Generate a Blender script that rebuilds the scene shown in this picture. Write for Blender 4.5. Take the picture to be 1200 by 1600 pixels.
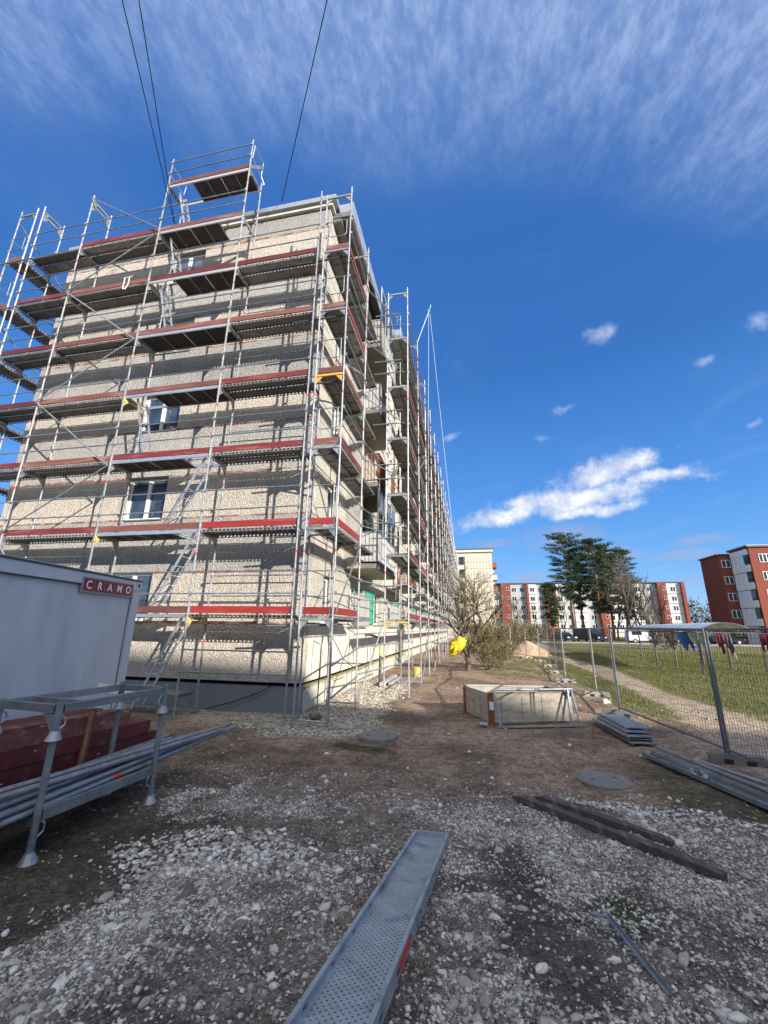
import bpy, math, random
import numpy as np
from mathutils import Vector, Matrix, Quaternion
random.seed(7)
rng = np.random.default_rng(11)
R = math.radians
scene = bpy.context.scene
COL = scene.collection
for o in list(bpy.data.objects):
    bpy.data.objects.remove(o)

# ------------------------------------------------------------------ camera
EYE = 1.95
yaw, pitch, roll = .204, .2752, .013
CAM_S, CAM_C = math.sin(yaw), math.cos(yaw)
CAM_SP, CAM_CP = math.sin(pitch), math.cos(pitch)
right0 = Vector((CAM_C, CAM_S, 0)); up0 = Vector((CAM_SP*CAM_S, -CAM_SP*CAM_C, CAM_CP)); fwd = Vector((-CAM_CP*CAM_S, CAM_CP*CAM_C, CAM_SP))
CAM_CR, CAM_SR = math.cos(roll), math.sin(roll)
ex = right0*CAM_CR + up0*CAM_SR
ey = up0*CAM_CR - right0*CAM_SR
cam = bpy.data.cameras.new('camera')
cam.sensor_fit = 'VERTICAL'; cam.sensor_height = 36; cam.sensor_width = 27
cam.lens = 638.4/1600*36
cam.clip_start = .05; cam.clip_end = 4000
camo = bpy.data.objects.new('camera', cam); COL.objects.link(camo)
camo.matrix_world = Matrix(((ex.x, ey.x, -fwd.x, 0), (ex.y, ey.y, -fwd.y, 0), (ex.z, ey.z, -fwd.z, EYE), (0, 0, 0, 1)))
scene.camera = camo

def pix_dir(x, y):
    a0, b0 = x-600, y-800
    a = a0*CAM_CR + b0*CAM_SR; b = -a0*CAM_SR + b0*CAM_CR
    r = a/638.4; v = -b/638.4
    f = CAM_CP - v*CAM_SP; u = CAM_SP + v*CAM_CP
    return Vector((r*CAM_C - f*CAM_S, r*CAM_S + f*CAM_C, u)).normalized()

# ------------------------------------------------------------------ light
travel = Vector((-1.33, 1.0, -.58)).normalized()
sun = bpy.data.lights.new('sun', 'SUN'); sun.energy = 5.0; sun.angle = R(.55); sun.color = (1, .94, .86)
suno = bpy.data.objects.new('sun', sun); COL.objects.link(suno)
suno.rotation_mode = 'QUATERNION'; suno.rotation_quaternion = travel.to_track_quat('-Z', 'Y')
suno.location = (20, -15, 30)
SUN_EL = math.asin(-travel.z); SUN_AZ = math.atan2(-travel.x, -travel.y)

scene.view_settings.view_transform = 'Standard'
try: scene.view_settings.look = 'None'
except Exception: pass
scene.view_settings.gamma = 1
scene.view_settings.use_curve_mapping = False
scene.view_settings.exposure = .73

world = bpy.data.worlds.new('World'); scene.world = world; world.use_nodes = True
nt = world.node_tree; nt.nodes.clear()
def N(t, typ, **kw):
    n = t.nodes.new(typ)
    for k, v in kw.items(): setattr(n, k, v)
    return n
class G:
    """tiny node graph helper"""
    def __init__(s, t): s.t = t
    def m(s, op, a, b=None, c=None, clamp=False):
        n = s.t.nodes.new('ShaderNodeMath'); n.operation = op; n.use_clamp = clamp
        for i, v in enumerate((a, b, c)):
            if v is None: continue
            if isinstance(v, (int, float)): n.inputs[i].default_value = v
            else: s.t.links.new(v, n.inputs[i])
        return n.outputs[0]
    def v(s, op, a, b=None, scale=None):
        n = s.t.nodes.new('ShaderNodeVectorMath'); n.operation = op
        for i, q in enumerate((a, b)):
            if q is None: continue
            if isinstance(q, (tuple, list, Vector)): n.inputs[i].default_value = tuple(q)
            else: s.t.links.new(q, n.inputs[i])
        if scale is not None:
            if isinstance(scale, (int, float)): n.inputs[3].default_value = scale
            else: s.t.links.new(scale, n.inputs[3])
        return n.outputs['Value'] if op in ('DOT_PRODUCT', 'LENGTH') else n.outputs['Vector']
    def noise(s, vec, scale, detail=4, rough=.55, dist=0):
        n = s.t.nodes.new('ShaderNodeTexNoise')
        n.inputs['Scale'].default_value = scale; n.inputs['Detail'].default_value = detail
        n.inputs['Roughness'].default_value = rough; n.inputs['Distortion'].default_value = dist
        if vec is not None: s.t.links.new(vec, n.inputs['Vector'])
        return n.outputs['Fac']
    def noisec(s, vec, scale, detail=3):
        n = s.t.nodes.new('ShaderNodeTexNoise')
        n.inputs['Scale'].default_value = scale; n.inputs['Detail'].default_value = detail
        s.t.links.new(vec, n.inputs['Vector'])
        return n.outputs['Color']
    def voro(s, vec, scale, feature='F1', out='Distance'):
        n = s.t.nodes.new('ShaderNodeTexVoronoi'); n.feature = feature
        n.inputs['Scale'].default_value = scale
        if vec is not None: s.t.links.new(vec, n.inputs['Vector'])
        return n.outputs[out]
    def ramp(s, f, a, b, lo=0., hi=1.):
        n = s.t.nodes.new('ShaderNodeMapRange'); n.interpolation_type = 'SMOOTHSTEP'
        s.t.links.new(f, n.inputs[0])
        n.inputs[1].default_value = a; n.inputs[2].default_value = b
        n.inputs[3].default_value = lo; n.inputs[4].default_value = hi
        return n.outputs[0]
    def mix(s, f, a, b, blend='MIX'):
        n = s.t.nodes.new('ShaderNodeMix'); n.data_type = 'RGBA'; n.blend_type = blend; n.clamp_factor = True
        for i, v in ((0, f), (6, a), (7, b)):
            if isinstance(v, (int, float)): n.inputs[i].default_value = v if i == 0 else (v, v, v, 1)
            elif isinstance(v, (tuple, list)): n.inputs[i].default_value = (*v[:3], 1)
            else: s.t.links.new(v, n.inputs[i])
        return n.outputs[2]

g = G(nt)
sky = N(nt, 'ShaderNodeTexSky', sky_type='NISHITA', sun_disc=False)
sky.sun_elevation = SUN_EL; sky.sun_rotation = SUN_AZ
sky.altitude = 100; sky.air_density = 1.15; sky.dust_density = .12; sky.ozone_density = 3.2
tc = N(nt, 'ShaderNodeTexCoord')
D = tc.outputs['Generated']
sep = N(nt, 'ShaderNodeSeparateXYZ'); nt.links.new(D, sep.inputs[0])
# high cirrus sheet, seen at about 8 km: the direction projected on a plane overhead
zc = g.m('MAXIMUM', sep.outputs[2], .05)
comb = N(nt, 'ShaderNodeCombineXYZ')
nt.links.new(g.m('DIVIDE', sep.outputs[0], zc), comb.inputs[0]); nt.links.new(g.m('DIVIDE', sep.outputs[1], zc), comb.inputs[1])
PL = comb.outputs[0]
mp = N(nt, 'ShaderNodeMapping'); mp.inputs['Scale'].default_value = (2.0, 1.05, 1)
nt.links.new(PL, mp.inputs[0])
big = g.noise(PL, 1.6, 3, .5)
rip = g.noise(mp.outputs[0], 9, 7, .72, .15)
rip2 = g.noise(mp.outputs[0], 30, 4, .6, .1)
plen = g.v('DOT_PRODUCT', PL, (-.26, .966, 0))   # the sheet's edge runs across the view; its part behind the viewer is added fill light
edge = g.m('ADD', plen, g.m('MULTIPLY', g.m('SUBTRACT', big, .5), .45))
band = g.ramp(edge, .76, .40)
cir = g.m('MULTIPLY', band, g.m('ADD', .20, g.m('MULTIPLY', g.ramp(g.m('ADD', g.m('MULTIPLY', rip, .75), g.m('MULTIPLY', rip2, .25)), .38, .68), .40)))
thin = g.m('MULTIPLY', g.ramp(g.noise(mp.outputs[0], .9, 5, .6, .5), .52, .78), .13)
# the few fair-weather clouds low over the houses, each at its own bearing
warp = g.v('ADD', D, g.v('SCALE', g.v('SUBTRACT', g.noisec(D, 11, 5), (.5, .5, .5)), None, .045))
def cloud(px, py, rx, ry, rot, soft=.75):
    c = pix_dir(px, py); a = R(rot)
    e1 = (pix_dir(px+10*math.cos(a), py-10*math.sin(a)) - c).normalized()
    e2 = c.cross(e1).normalized()
    hx = (pix_dir(px+rx*math.cos(a), py-rx*math.sin(a)) - c).length
    hy = (pix_dir(px-ry*math.sin(a), py-ry*math.cos(a)) - c).length
    u = g.v('DOT_PRODUCT', warp, tuple(e1/hx)); v = g.v('DOT_PRODUCT', warp, tuple(e2/hy))
    off1, off2 = c.dot(e1)/hx, c.dot(e2)/hy
    u = g.m('SUBTRACT', u, off1); v = g.m('SUBTRACT', v, off2)
    r2 = g.m('ADD', g.m('MULTIPLY', u, u), g.m('MULTIPLY', v, v))
    return g.m('SUBTRACT', 1., g.m('SQRT', r2))
wn = g.noise(D, 17, 8, .68)
def dens(cl, k, a, b, top):
    s = g.m('ADD', cl, g.m('MULTIPLY', g.m('SUBTRACT', wn, .5), k))
    return g.ramp(s, a, b, 0, top)
whites = [(945, 738, 108, 26, 17), (890, 780, 165, 25, 12), (1030, 745, 90, 14, 6), (785, 808, 85, 16, 9), (930, 797, 75, 11, 10)]
smalls = [(945, 520, 42, 17, 12), (1188, 499, 38, 18, 18), (846, 683, 26, 10, 5), (1176, 658, 28, 9, 28), (702, 680, 18, 8, 20), (1098, 562, 30, 11, 25), (885, 636, 26, 9, 25)]
grays = [(880, 838, 110, 26, 8), (1090, 845, 80, 12, 8), (1070, 865, 110, 10, 4), (830, 900, 60, 12, 8), (960, 862, 80, 16, 5), (1110, 905, 60, 12, 4), (770, 850, 50, 14, 5)]
def union(lst, k, a, b, top):
    r = None
    for q in lst:
        c = cloud(*q); r = c if r is None else g.m('MAXIMUM', r, c)
    return dens(r, k, a, b, top)
dw = union(whites, 2.2, -.18, .80, .93)
dsm = union(smalls, 3.2, .1, 1.7, .5)
dgr = union(grays, 1.6, .05, .9, .55)
hz = g.ramp(sep.outputs[2], .20, -.02, 0, .30)
bg1 = N(nt, 'ShaderNodeBackground'); bg1.inputs['Strength'].default_value = .105
hs = N(nt, 'ShaderNodeHueSaturation'); hs.inputs['Saturation'].default_value = 1.12
nt.links.new(sky.outputs[0], hs.inputs['Color'])
cr_n = N(nt, 'ShaderNodeValToRGB'); e_l = cr_n.color_ramp.elements
e_l[0].position = 0; e_l[0].color = (.30, .60, .98, 1); e_l[1].position = 1; e_l[1].color = (.07, .20, .52, 1)
for p_, c_q in ((.10, (.155, .44, .93)), (.30, (.075, .285, .78)), (.55, (.035, .165, .53)), (.75, (.035, .15, .50))):
    e_q = e_l.new(p_); e_q.color = (*c_q, 1)
nt.links.new(sep.outputs[2], cr_n.inputs[0])
sc_n = N(nt, 'ShaderNodeVectorMath', operation='SCALE'); nt.links.new(cr_n.outputs[0], sc_n.inputs[0]); sc_n.inputs[3].default_value = 6.3
sdot = g.v('DOT_PRODUCT', D, tuple(-travel))
nt.links.new(g.mix(g.ramp(sdot, .9, -.1, .5, .85), hs.outputs[0], sc_n.outputs[0]), bg1.inputs['Color'])
def layer(sh, fac, colr, st):
    b = N(nt, 'ShaderNodeBackground'); b.inputs['Color'].default_value = (*colr, 1); b.inputs['Strength'].default_value = st
    m = N(nt, 'ShaderNodeMixShader'); nt.links.new(fac, m.inputs[0]); nt.links.new(sh, m.inputs[1]); nt.links.new(b.outputs[0], m.inputs[2])
    return m.outputs[0]
sh = bg1.outputs[0]
sh = layer(sh, hz, (.50, .70, .95), .62)
sh = layer(sh, thin, (.62, .75, .98), .60)
sh = layer(sh, cir, (.50, .62, .90), .68)
sh = layer(sh, g.m('MULTIPLY', g.ramp(edge, .2, -1.2), g.ramp(sep.outputs[2], .50, .88, 0, .88)), (1.0, .94, .84), 2.45)  # unseen bright sheet overhead and behind, added as warm white fill light
sh = layer(sh, dgr, (.40, .46, .66), .62)
sh = layer(sh, dsm, (.80, .87, .98), .70)
cb = N(nt, 'ShaderNodeBackground'); cb.inputs['Strength'].default_value = .66
nt.links.new(g.mix(g.ramp(g.noise(g.v('ADD', D, (0, 0, .012)), 21, 6, .6), .38, .62), (.62, .69, .86), (1.0, 1.0, 1.0)), cb.inputs['Color'])
cm = N(nt, 'ShaderNodeMixShader'); nt.links.new(dw, cm.inputs[0]); nt.links.new(sh, cm.inputs[1]); nt.links.new(cb.outputs[0], cm.inputs[2]); sh = cm.outputs[0]
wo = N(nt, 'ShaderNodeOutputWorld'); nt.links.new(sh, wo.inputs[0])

# ------------------------------------------------------------------ materials
MATS = {}
def mat(name, base, rough=.7, metal=0., var=.12, vscale=6., bump=0., bscale=30., alt=None, altscale=2., altpos=(.5, .7), spec=.4, obvar=0., stretch=None):
    if name in MATS: return MATS[name]
    m = bpy.data.materials.new(name); m.use_nodes = True; t = m.node_tree; t.nodes.clear(); q = G(t)
    out = N(t, 'ShaderNodeOutputMaterial'); b = N(t, 'ShaderNodeBsdfPrincipled'); t.links.new(b.outputs[0], out.inputs[0])
    co = N(t, 'ShaderNodeTexCoord').outputs['Object']
    if stretch:
        mpn = N(t, 'ShaderNodeMapping'); mpn.inputs['Scale'].default_value = stretch; t.links.new(co, mpn.inputs[0]); co = mpn.outputs[0]
    oi = N(t, 'ShaderNodeObjectInfo')
    if obvar:
        ad = N(t, 'ShaderNodeCombineXYZ'); t.links.new(q.m('MULTIPLY', oi.outputs['Random'], 37.), ad.inputs[0])
        co = q.v('ADD', co, ad.outputs[0])
    c = base
    if alt is not None:
        f = q.ramp(q.noise(co, altscale, 6, .65), altpos[0], altpos[1])
        c = q.mix(f, base, alt)
    if var:
        n = q.noise(co, vscale, 6, .65)
        k = q.ramp(n, .25, .75, 1-var, 1+var)
        if obvar: k = q.m('MULTIPLY', k, q.ramp(oi.outputs['Random'], 0, 1, 1-obvar, 1+obvar))
        mm = N(t, 'ShaderNodeVectorMath', operation='SCALE')
        if isinstance(c, tuple): mm.inputs[0].default_value = c[:3]
        else: t.links.new(c, mm.inputs[0])
        t.links.new(k, mm.inputs[3]); c = mm.outputs[0]
        t.links.new(q.ramp(n, .3, .7, max(.05, rough-.1), min(1, rough+.1)), b.inputs['Roughness'])
    else: b.inputs['Roughness'].default_value = rough
    if isinstance(c, tuple): b.inputs['Base Color'].default_value = (*c[:3], 1)
    else: t.links.new(c, b.inputs['Base Color'])
    b.inputs['Metallic'].default_value = metal
    b.inputs['Specular IOR Level'].default_value = spec
    if bump:
        bn = N(t, 'ShaderNodeBump'); bn.inputs['Strength'].default_value = bump; bn.inputs['Distance'].default_value = .02
        t.links.new(q.noise(co, bscale, 5, .7), bn.inputs['Height']); t.links.new(bn.outputs[0], b.inputs['Normal'])
    MATS[name] = m
    return m

def pebble(name, tone, dark, alt, altamt):
    m = bpy.data.materials.new(name); m.use_nodes = True; t = m.node_tree; t.nodes.clear(); q = G(t)
    out = N(t, 'ShaderNodeOutputMaterial'); b = N(t, 'ShaderNodeBsdfPrincipled'); t.links.new(b.outputs[0], out.inputs[0])
    co = N(t, 'ShaderNodeTexCoord').outputs['Object']; oi = N(t, 'ShaderNodeObjectInfo')
    ad = N(t, 'ShaderNodeCombineXYZ'); t.links.new(q.m('MULTIPLY', oi.outputs['Random'], 41.), ad.inputs[0]); co = q.v('ADD', co, ad.outputs[0])
    vc = q.voro(co, 44., out='Color'); vd = q.voro(co, 44.)
    sx = N(t, 'ShaderNodeSeparateXYZ'); t.links.new(vc, sx.inputs[0])
    c = q.mix(q.ramp(sx.outputs[0], .2, 1), tone, dark)
    c = q.mix(q.m('MULTIPLY', q.ramp(sx.outputs[1], .80, .93), .5), c, (.13, .115, .10))
    c = q.mix(q.m('MULTIPLY', q.ramp(q.noise(co, 17, 4, .65), .52, .66), .45), c, (.20, .18, .15))
    c = q.mix(q.m('MULTIPLY', q.ramp(q.noise(co, .9, 6, .7), .42, .72), altamt), c, alt)
    st = N(t, 'ShaderNodeMapping'); st.inputs['Scale'].default_value = (3.2, 3.2, .4); t.links.new(co, st.inputs[0])
    c = q.mix(q.m('MULTIPLY', q.ramp(q.noise(st.outputs[0], 1.4, 6, .7), .5, .78), .42), c, (.21, .19, .165))
    mm = N(t, 'ShaderNodeVectorMath', operation='SCALE'); t.links.new(c, mm.inputs[0]); t.links.new(q.ramp(oi.outputs['Random'], 0, 1, .93, 1.05), mm.inputs[3])
    t.links.new(mm.outputs[0], b.inputs['Base Color']); b.inputs['Roughness'].default_value = .9; b.inputs['Specular IOR Level'].default_value = .2
    bn = N(t, 'ShaderNodeBump'); bn.inputs['Strength'].default_value = 1.; bn.inputs['Distance'].default_value = .022
    t.links.new(q.m('ADD', q.m('SUBTRACT', 1., vd), q.noise(co, 22, 4, .6)), bn.inputs['Height']); t.links.new(bn.outputs[0], b.inputs['Normal'])
    MATS[name] = m; return m

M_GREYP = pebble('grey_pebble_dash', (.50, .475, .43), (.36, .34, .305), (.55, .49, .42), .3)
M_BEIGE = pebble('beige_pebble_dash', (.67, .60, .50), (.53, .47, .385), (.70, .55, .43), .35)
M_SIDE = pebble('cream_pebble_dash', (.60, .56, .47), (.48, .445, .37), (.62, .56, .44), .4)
M_CREAM = mat('cream_render', (.58, .545, .46), .85, 0, .14, 1.5, .3, 20, alt=(.46, .42, .33), altscale=1.2)
M_TERR = mat('terracotta_joint', (.25, .085, .05), .85, 0, .3, 9, .4, 40, alt=(.42, .34, .27), altscale=3.5, altpos=(.42, .6))
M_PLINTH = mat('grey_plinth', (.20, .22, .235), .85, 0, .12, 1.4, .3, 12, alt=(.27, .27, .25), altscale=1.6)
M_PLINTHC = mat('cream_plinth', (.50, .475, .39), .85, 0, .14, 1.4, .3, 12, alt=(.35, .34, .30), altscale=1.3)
M_BLACK = mat('dark_gap', (.02, .02, .022), .9)
M_CONC = mat('concrete', (.36, .345, .32), .9, 0, .18, 4, .5, 25, alt=(.24, .23, .21), altscale=3)
M_CONCD = mat('stained_concrete', (.19, .18, .165), .9, 0, .2, 5, .5, 25, alt=(.12, .12, .11), altscale=4)
M_SOFF = mat('tan_soffit', (.34, .30, .23), .9, 0, .15, 3, .3, 20)
M_GALV = mat('galvanised_steel', (.36, .365, .365), .5, .6, .22, 9, .12, 60, alt=(.24, .245, .25), altscale=5, obvar=.14)
M_PLK = mat('shade_dark_deck_steel', (.24, .235, .22), .6, .4, .3, 6, .1, 40, alt=(.12, .115, .10), altscale=2.2, obvar=.35)  # deck steel darkened to stand in for shade under the decks
M_GALVD = mat('weathered_galvanised_steel', (.25, .27, .285), .5, .5, .2, 8, .15, 50, alt=(.16, .18, .20), altscale=3, obvar=.12)
M_ALU = mat('aluminium', (.62, .63, .63), .38, .8, .1, 12)
M_DKST = mat('dark_steel', (.10, .105, .11), .6, .5, .2, 8)
M_RED = mat('red_tape', (.58, .055, .035), .5, 0, .1, 20)
M_YEL = mat('yellow_paint', (.50, .42, .14), .55, 0, .25, 20, alt=(.35, .30, .15), altscale=9)
M_ORG = mat('orange_paint', (.72, .36, .05), .5, 0, .15, 12)
M_TOE = mat('maroon_board', (.15, .026, .026), .6, 0, .25, 6, .35, 30, alt=(.22, .08, .065), altscale=3, altpos=(.5, .75), obvar=.25, stretch=(.25, 2, 2))
M_TOER = mat('bright_red_board', (.27, .028, .024), .55, 0, .2, 6, .3, 30, alt=(.32, .09, .07), altscale=3, altpos=(.55, .8), obvar=.15, stretch=(.25, 2, 2))
M_TOEB = mat('brown_board', (.17, .065, .052), .7, 0, .25, 6, .35, 30, alt=(.25, .13, .10), altscale=3, obvar=.2, stretch=(.25, 2, 2))
M_PLYD = mat('dark_plywood', (.055, .042, .034), .8, 0, .3, 3, .3, 30, alt=(.10, .08, .06), altscale=2, obvar=.3)
M_PLY = mat('pale_plywood', (.40, .36, .28), .8, 0, .22, 4, .35, 40, alt=(.19, .17, .13), altscale=3, altpos=(.48, .75), stretch=(1, 1, 3))
M_WOOD = mat('weathered_wood', (.30, .22, .15), .85, 0, .3, 5, .5, 40, alt=(.17, .13, .10), altscale=3, stretch=(.3, 3, 3))
M_WOODD = mat('dark_wet_wood', (.085, .065, .055), .75, 0, .35, 6, .6, 40, alt=(.17, .145, .125), altscale=3, stretch=(3, .3, 3))
M_RUST = mat('rusty_brown_paint', (.22, .075, .03), .75, 0, .3, 7, .3, 30, alt=(.35, .20, .12), altscale=5)
M_WHITE = mat('white_paint', (.78, .78, .76), .45, 0, .05, 4)
M_WHITED = mat('dirty_white_panel', (.42, .42, .40), .65, 0, .16, 3, .1, 10, alt=(.42, .42, .40), altscale=3)
M_GREEN = mat('green_plastic', (.05, .36, .22), .5, 0, .2, 3, alt=(.10, .48, .30), altscale=4)
M_CONT = mat('container_paint', (.54, .58, .61), .45, 0, .10, 1.6, .05, 4, alt=(.46, .49, .51), altscale=1.1, stretch=(1, 1, .3))
M_CONTF = mat('container_frame_paint', (.56, .60, .63), .5, 0, .10, 3)
M_SIGNR = mat('sign_red', (.22, .015, .03), .35, 0, .06, 6)
M_SIGNG = mat('sign_grey', (.30, .31, .31), .4, 0, .04, 6)
M_LET = mat('sign_white', (.82, .82, .82), .4, 0, .0)
M_ROOFM = mat('grey_roof_metal', (.33, .36, .40), .4, .4, .1, 3)
M_BRICK = mat('red_brickwork', (.215, .056, .036), .9, 0, .22, 3, .3, 12, alt=(.27, .075, .045), altscale=.5)
M_BRICKD = mat('dark_red_brickwork', (.24, .055, .038), .9, 0, .16, 3, .3, 12)
M_PALE = mat('pale_facade', (.60, .60, .57), .85, 0, .08, 1)
M_PALEG = mat('pale_grey_facade', (.40, .41, .42), .85, 0, .08, 1)
M_TANW = mat('tan_tiles', (.54, .50, .40), .8, 0, .06, 1)
M_SAND = mat('sand', (.52, .37, .24), .95, 0, .15, 3, .7, 12)
M_YTARP = mat('yellow_tarpaulin', (.70, .52, .03), .55, 0, .12, 6, .4, 9)
M_BARK = mat('bark', (.13, .10, .075), .9, 0, .3, 8, .6, 25)
M_PBARK = mat('pine_bark', (.30, .13, .06), .9, 0, .3, 4, .6, 12)
M_TWIG = mat('olive_twigs', (.17, .135, .08), .9, 0, .25, 2, alt=(.24, .20, .10), altscale=1)
M_TWIGD = mat('brown_twigs', (.15, .12, .09), .9, 0, .25, 2)
M_STONE = mat('pale_limestone', (.43, .42, .39), .9, 0, .3, 5, .4, 40, alt=(.27, .26, .24), altscale=7, altpos=(.45, .7))
M_STONEW = mat('cream_limestone', (.60, .54, .42), .9, 0, .2, 5, .4, 40)
M_STONEL = mat('white_limestone', (.66, .64, .60), .9, 0, .16, 9, .5, 40, obvar=.2)
M_CAR = mat('dark_car_paint', (.025, .03, .04), .2, .3, 0)
M_CARW = mat('white_car_paint', (.75, .76, .77), .3, 0, 0)
M_TYRE = mat('tyre_rubber', (.02, .02, .02), .8)
M_POLY = mat('translucent_roof_sheet', (.66, .70, .72), .3, 0, .06, 3)
M_BLUECL = mat('blue_cloth', (.07, .17, .50), .9, 0, .1, 4)
M_REDCL = mat('dark_red_cloth', (.14, .012, .025), .9, 0, .1, 4)
M_BRNCL = mat('dark_brown_cloth', (.10, .07, .06), .9, 0, .1, 4)
M_CLOTH = mat('white_cloth', (.72, .72, .72), .9, 0, .05, 4)
M_WIRE = mat('fence_wire', (.09, .08, .07), .6, .3, 0)
M_FPOST = mat('dark_fence_tube', (.14, .155, .17), .45, .6, .15, 8)

def glass(name, tint, rough=.04):
    m = bpy.data.materials.new(name); m.use_nodes = True; b = m.node_tree.nodes['Principled BSDF']
    q = G(m.node_tree); co = N(m.node_tree, 'ShaderNodeTexCoord').outputs['Object']
    c = q.mix(q.ramp(q.noise(co, 1.7, 2), .4, .6), tint, tuple(v*.5 for v in tint))
    m.node_tree.links.new(c, b.inputs['Base Color'])
    b.inputs['Roughness'].default_value = rough; b.inputs['Specular IOR Level'].default_value = .9
    return m
M_GLASS = glass('window_glass', (.05, .075, .11))
M_GLASSD = glass('dark_window_glass', (.03, .04, .05), .08)

# ------------------------------------------------------------------ mesh helpers
class MB:
    def __init__(s): s.v = []; s.f = []; s.mi = []; s.mats = []
    def mid(s, m):
        if m not in s.mats: s.mats.append(m)
        return s.mats.index(m)
    def quad(s, pts, m):
        i = len(s.v); s.v += [tuple(p) for p in pts]; s.f.append(tuple(range(i, i+len(pts)))); s.mi.append(s.mid(m))
    def box(s, lo, hi, m, M=None):
        x0, y0, z0 = lo; x1, y1, z1 = hi
        P = [(x0, y0, z0), (x1, y0, z0), (x1, y1, z0), (x0, y1, z0), (x0, y0, z1), (x1, y0, z1), (x1, y1, z1), (x0, y1, z1)]
        if M is not None: P = [tuple(M @ Vector(p)) for p in P]
        i = len(s.v); s.v += P; k = s.mid(m)
        for f in ((0, 3, 2, 1), (4, 5, 6, 7), (0, 1, 5, 4), (1, 2, 6, 5), (2, 3, 7, 6), (3, 0, 4, 7)):
            s.f.append(tuple(i+j for j in f)); s.mi.append(k)
    def bar(s, p, q, w, h, m, upv=(0, 0, 1)):
        p = Vector(p); q = Vector(q); d = (q-p); L = d.length; d.normalize()
        u = Vector(upv)
        if abs(d.dot(u)) > .98: u = Vector((1, 0, 0))
        sx = d.cross(u).normalized(); uz = sx.cross(d)
        M = Matrix(((d.x, sx.x, uz.x, p.x), (d.y, sx.y, uz.y, p.y), (d.z, sx.z, uz.z, p.z), (0, 0, 0, 1)))
        s.box((0, -w/2, -h/2), (L, w/2, h/2), m, M)
    def tube(s, p, q, r0, m, r1=None, n=8, caps=True):
        r1 = r0 if r1 is None else r1
        p = Vector(p); q = Vector(q); d = (q-p)
        if d.length < 1e-6: return
        d.normalize(); a = d.orthogonal().normalized(); b = d.cross(a)
        i = len(s.v); k = s.mid(m)
        for (c, r) in ((p, r0), (q, r1)):
            for j in range(n):
                t = 2*math.pi*j/n
                s.v.append(tuple(c + a*(r*math.cos(t)) + b*(r*math.sin(t))))
        for j in range(n):
            s.f.append((i+j, i+(j+1) % n, i+n+(j+1) % n, i+n+j)); s.mi.append(k)
        if caps:
            s.f.append(tuple(i+j for j in reversed(range(n)))); s.mi.append(k)
            s.f.append(tuple(i+n+j for j in range(n))); s.mi.append(k)
    def path(s, pts, r, m, n=6):
        for a, b in zip(pts[:-1], pts[1:]): s.tube(a, b, r, m, n=n)
    def mesh(s, name, smooth=False):
        me = bpy.data.meshes.new(name); me.from_pydata(s.v, [], s.f)
        for m in s.mats: me.materials.append(m)
        if len(s.mats) > 1: me.polygons.foreach_set('material_index', s.mi)
        if smooth: me.polygons.foreach_set('use_smooth', [True]*len(s.f))
        me.update(); return me

def tag(o, label=None, cat=None, group=None, kind=None):
    if label: o['label'] = label
    if cat: o['category'] = cat
    if group: o['group'] = group
    if kind: o['kind'] = kind
    return o
def empty(name, loc, label, cat, group=None, rz=0):
    o = bpy.data.objects.new(name, None); COL.objects.link(o); o.location = loc; o.rotation_euler = (0, 0, rz)
    o.empty_display_size = .2
    return tag(o, label, cat, group)
def obj(name, me, parent=None, loc=(0, 0, 0), quat=None, rz=None, kind=None, label=None):
    if isinstance(me, MB): me = me.mesh(name)
    o = bpy.data.objects.new(name, me); COL.objects.link(o)
    if parent is not None: o.parent = parent
    o.location = loc
    if quat is not None: o.rotation_mode = 'QUATERNION'; o.rotation_quaternion = quat
    if rz is not None: o.rotation_euler = (0, 0, rz)
    if kind: o['kind'] = kind
    if label: o['label'] = label
    return o
def wp(parent, p):     # world point into the frame of an unrotated parent
    return Vector(p) - parent.location
CACHE = {}
def cached(key, fn):
    if key not in CACHE: CACHE[key] = fn()
    return CACHE[key]
def tube_part(name, p, q, r, m, parent, n=8, label=None):
    p = Vector(p); q = Vector(q); L = round((q-p).length, 3)
    def mk():
        b = MB(); b.tube((0, 0, 0), (0, 0, L), r, m, n=n); return b.mesh(name)
    me = cached(('t', L, r, m.name, n), mk)
    return obj(name, me, parent, wp(parent, p) if parent.rotation_euler.z == 0 else p, (q-p).to_track_quat('Z', 'Y'), label=label)
def box_part(name, lo, hi, m, parent, label=None):
    sz = tuple(round(hi[i]-lo[i], 4) for i in range(3))
    def mk():
        b = MB(); b.box((0, 0, 0), sz, m); return b.mesh(name)
    return obj(name, cached(('b', sz, m.name), mk), parent, wp(parent, lo), label=label)

# ------------------------------------------------------------------ ground
def vnoise(x, y, seed=0):
    xi = np.floor(x).astype(np.int64); yi = np.floor(y).astype(np.int64); xf = x-xi; yf = y-yi
    def h(a, b):
        n = (a*374761393 + b*668265263 + seed*982451653) & 0x7fffffff
        n = ((n ^ (n >> 13))*1274126177) & 0x7fffffff
        return ((n ^ (n >> 16)) & 0xffff)/65535.
    u = xf*xf*(3-2*xf); v = yf*yf*(3-2*yf)
    return (h(xi, yi)*(1-u)+h(xi+1, yi)*u)*(1-v) + (h(xi, yi+1)*(1-u)+h(xi+1, yi+1)*u)*v
def fbm(x, y, oct=4, seed=0):
    a = .5; t = 0; s = 0
    for i in range(oct):
        t = t + a*vnoise(x*2**i, y*2**i, seed+i*17); s += a; a *= .55
    return t/s
def sst(a, b, x):
    t = np.clip((x-a)/(b-a), 0, 1); return t*t*(3-2*t)
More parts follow.
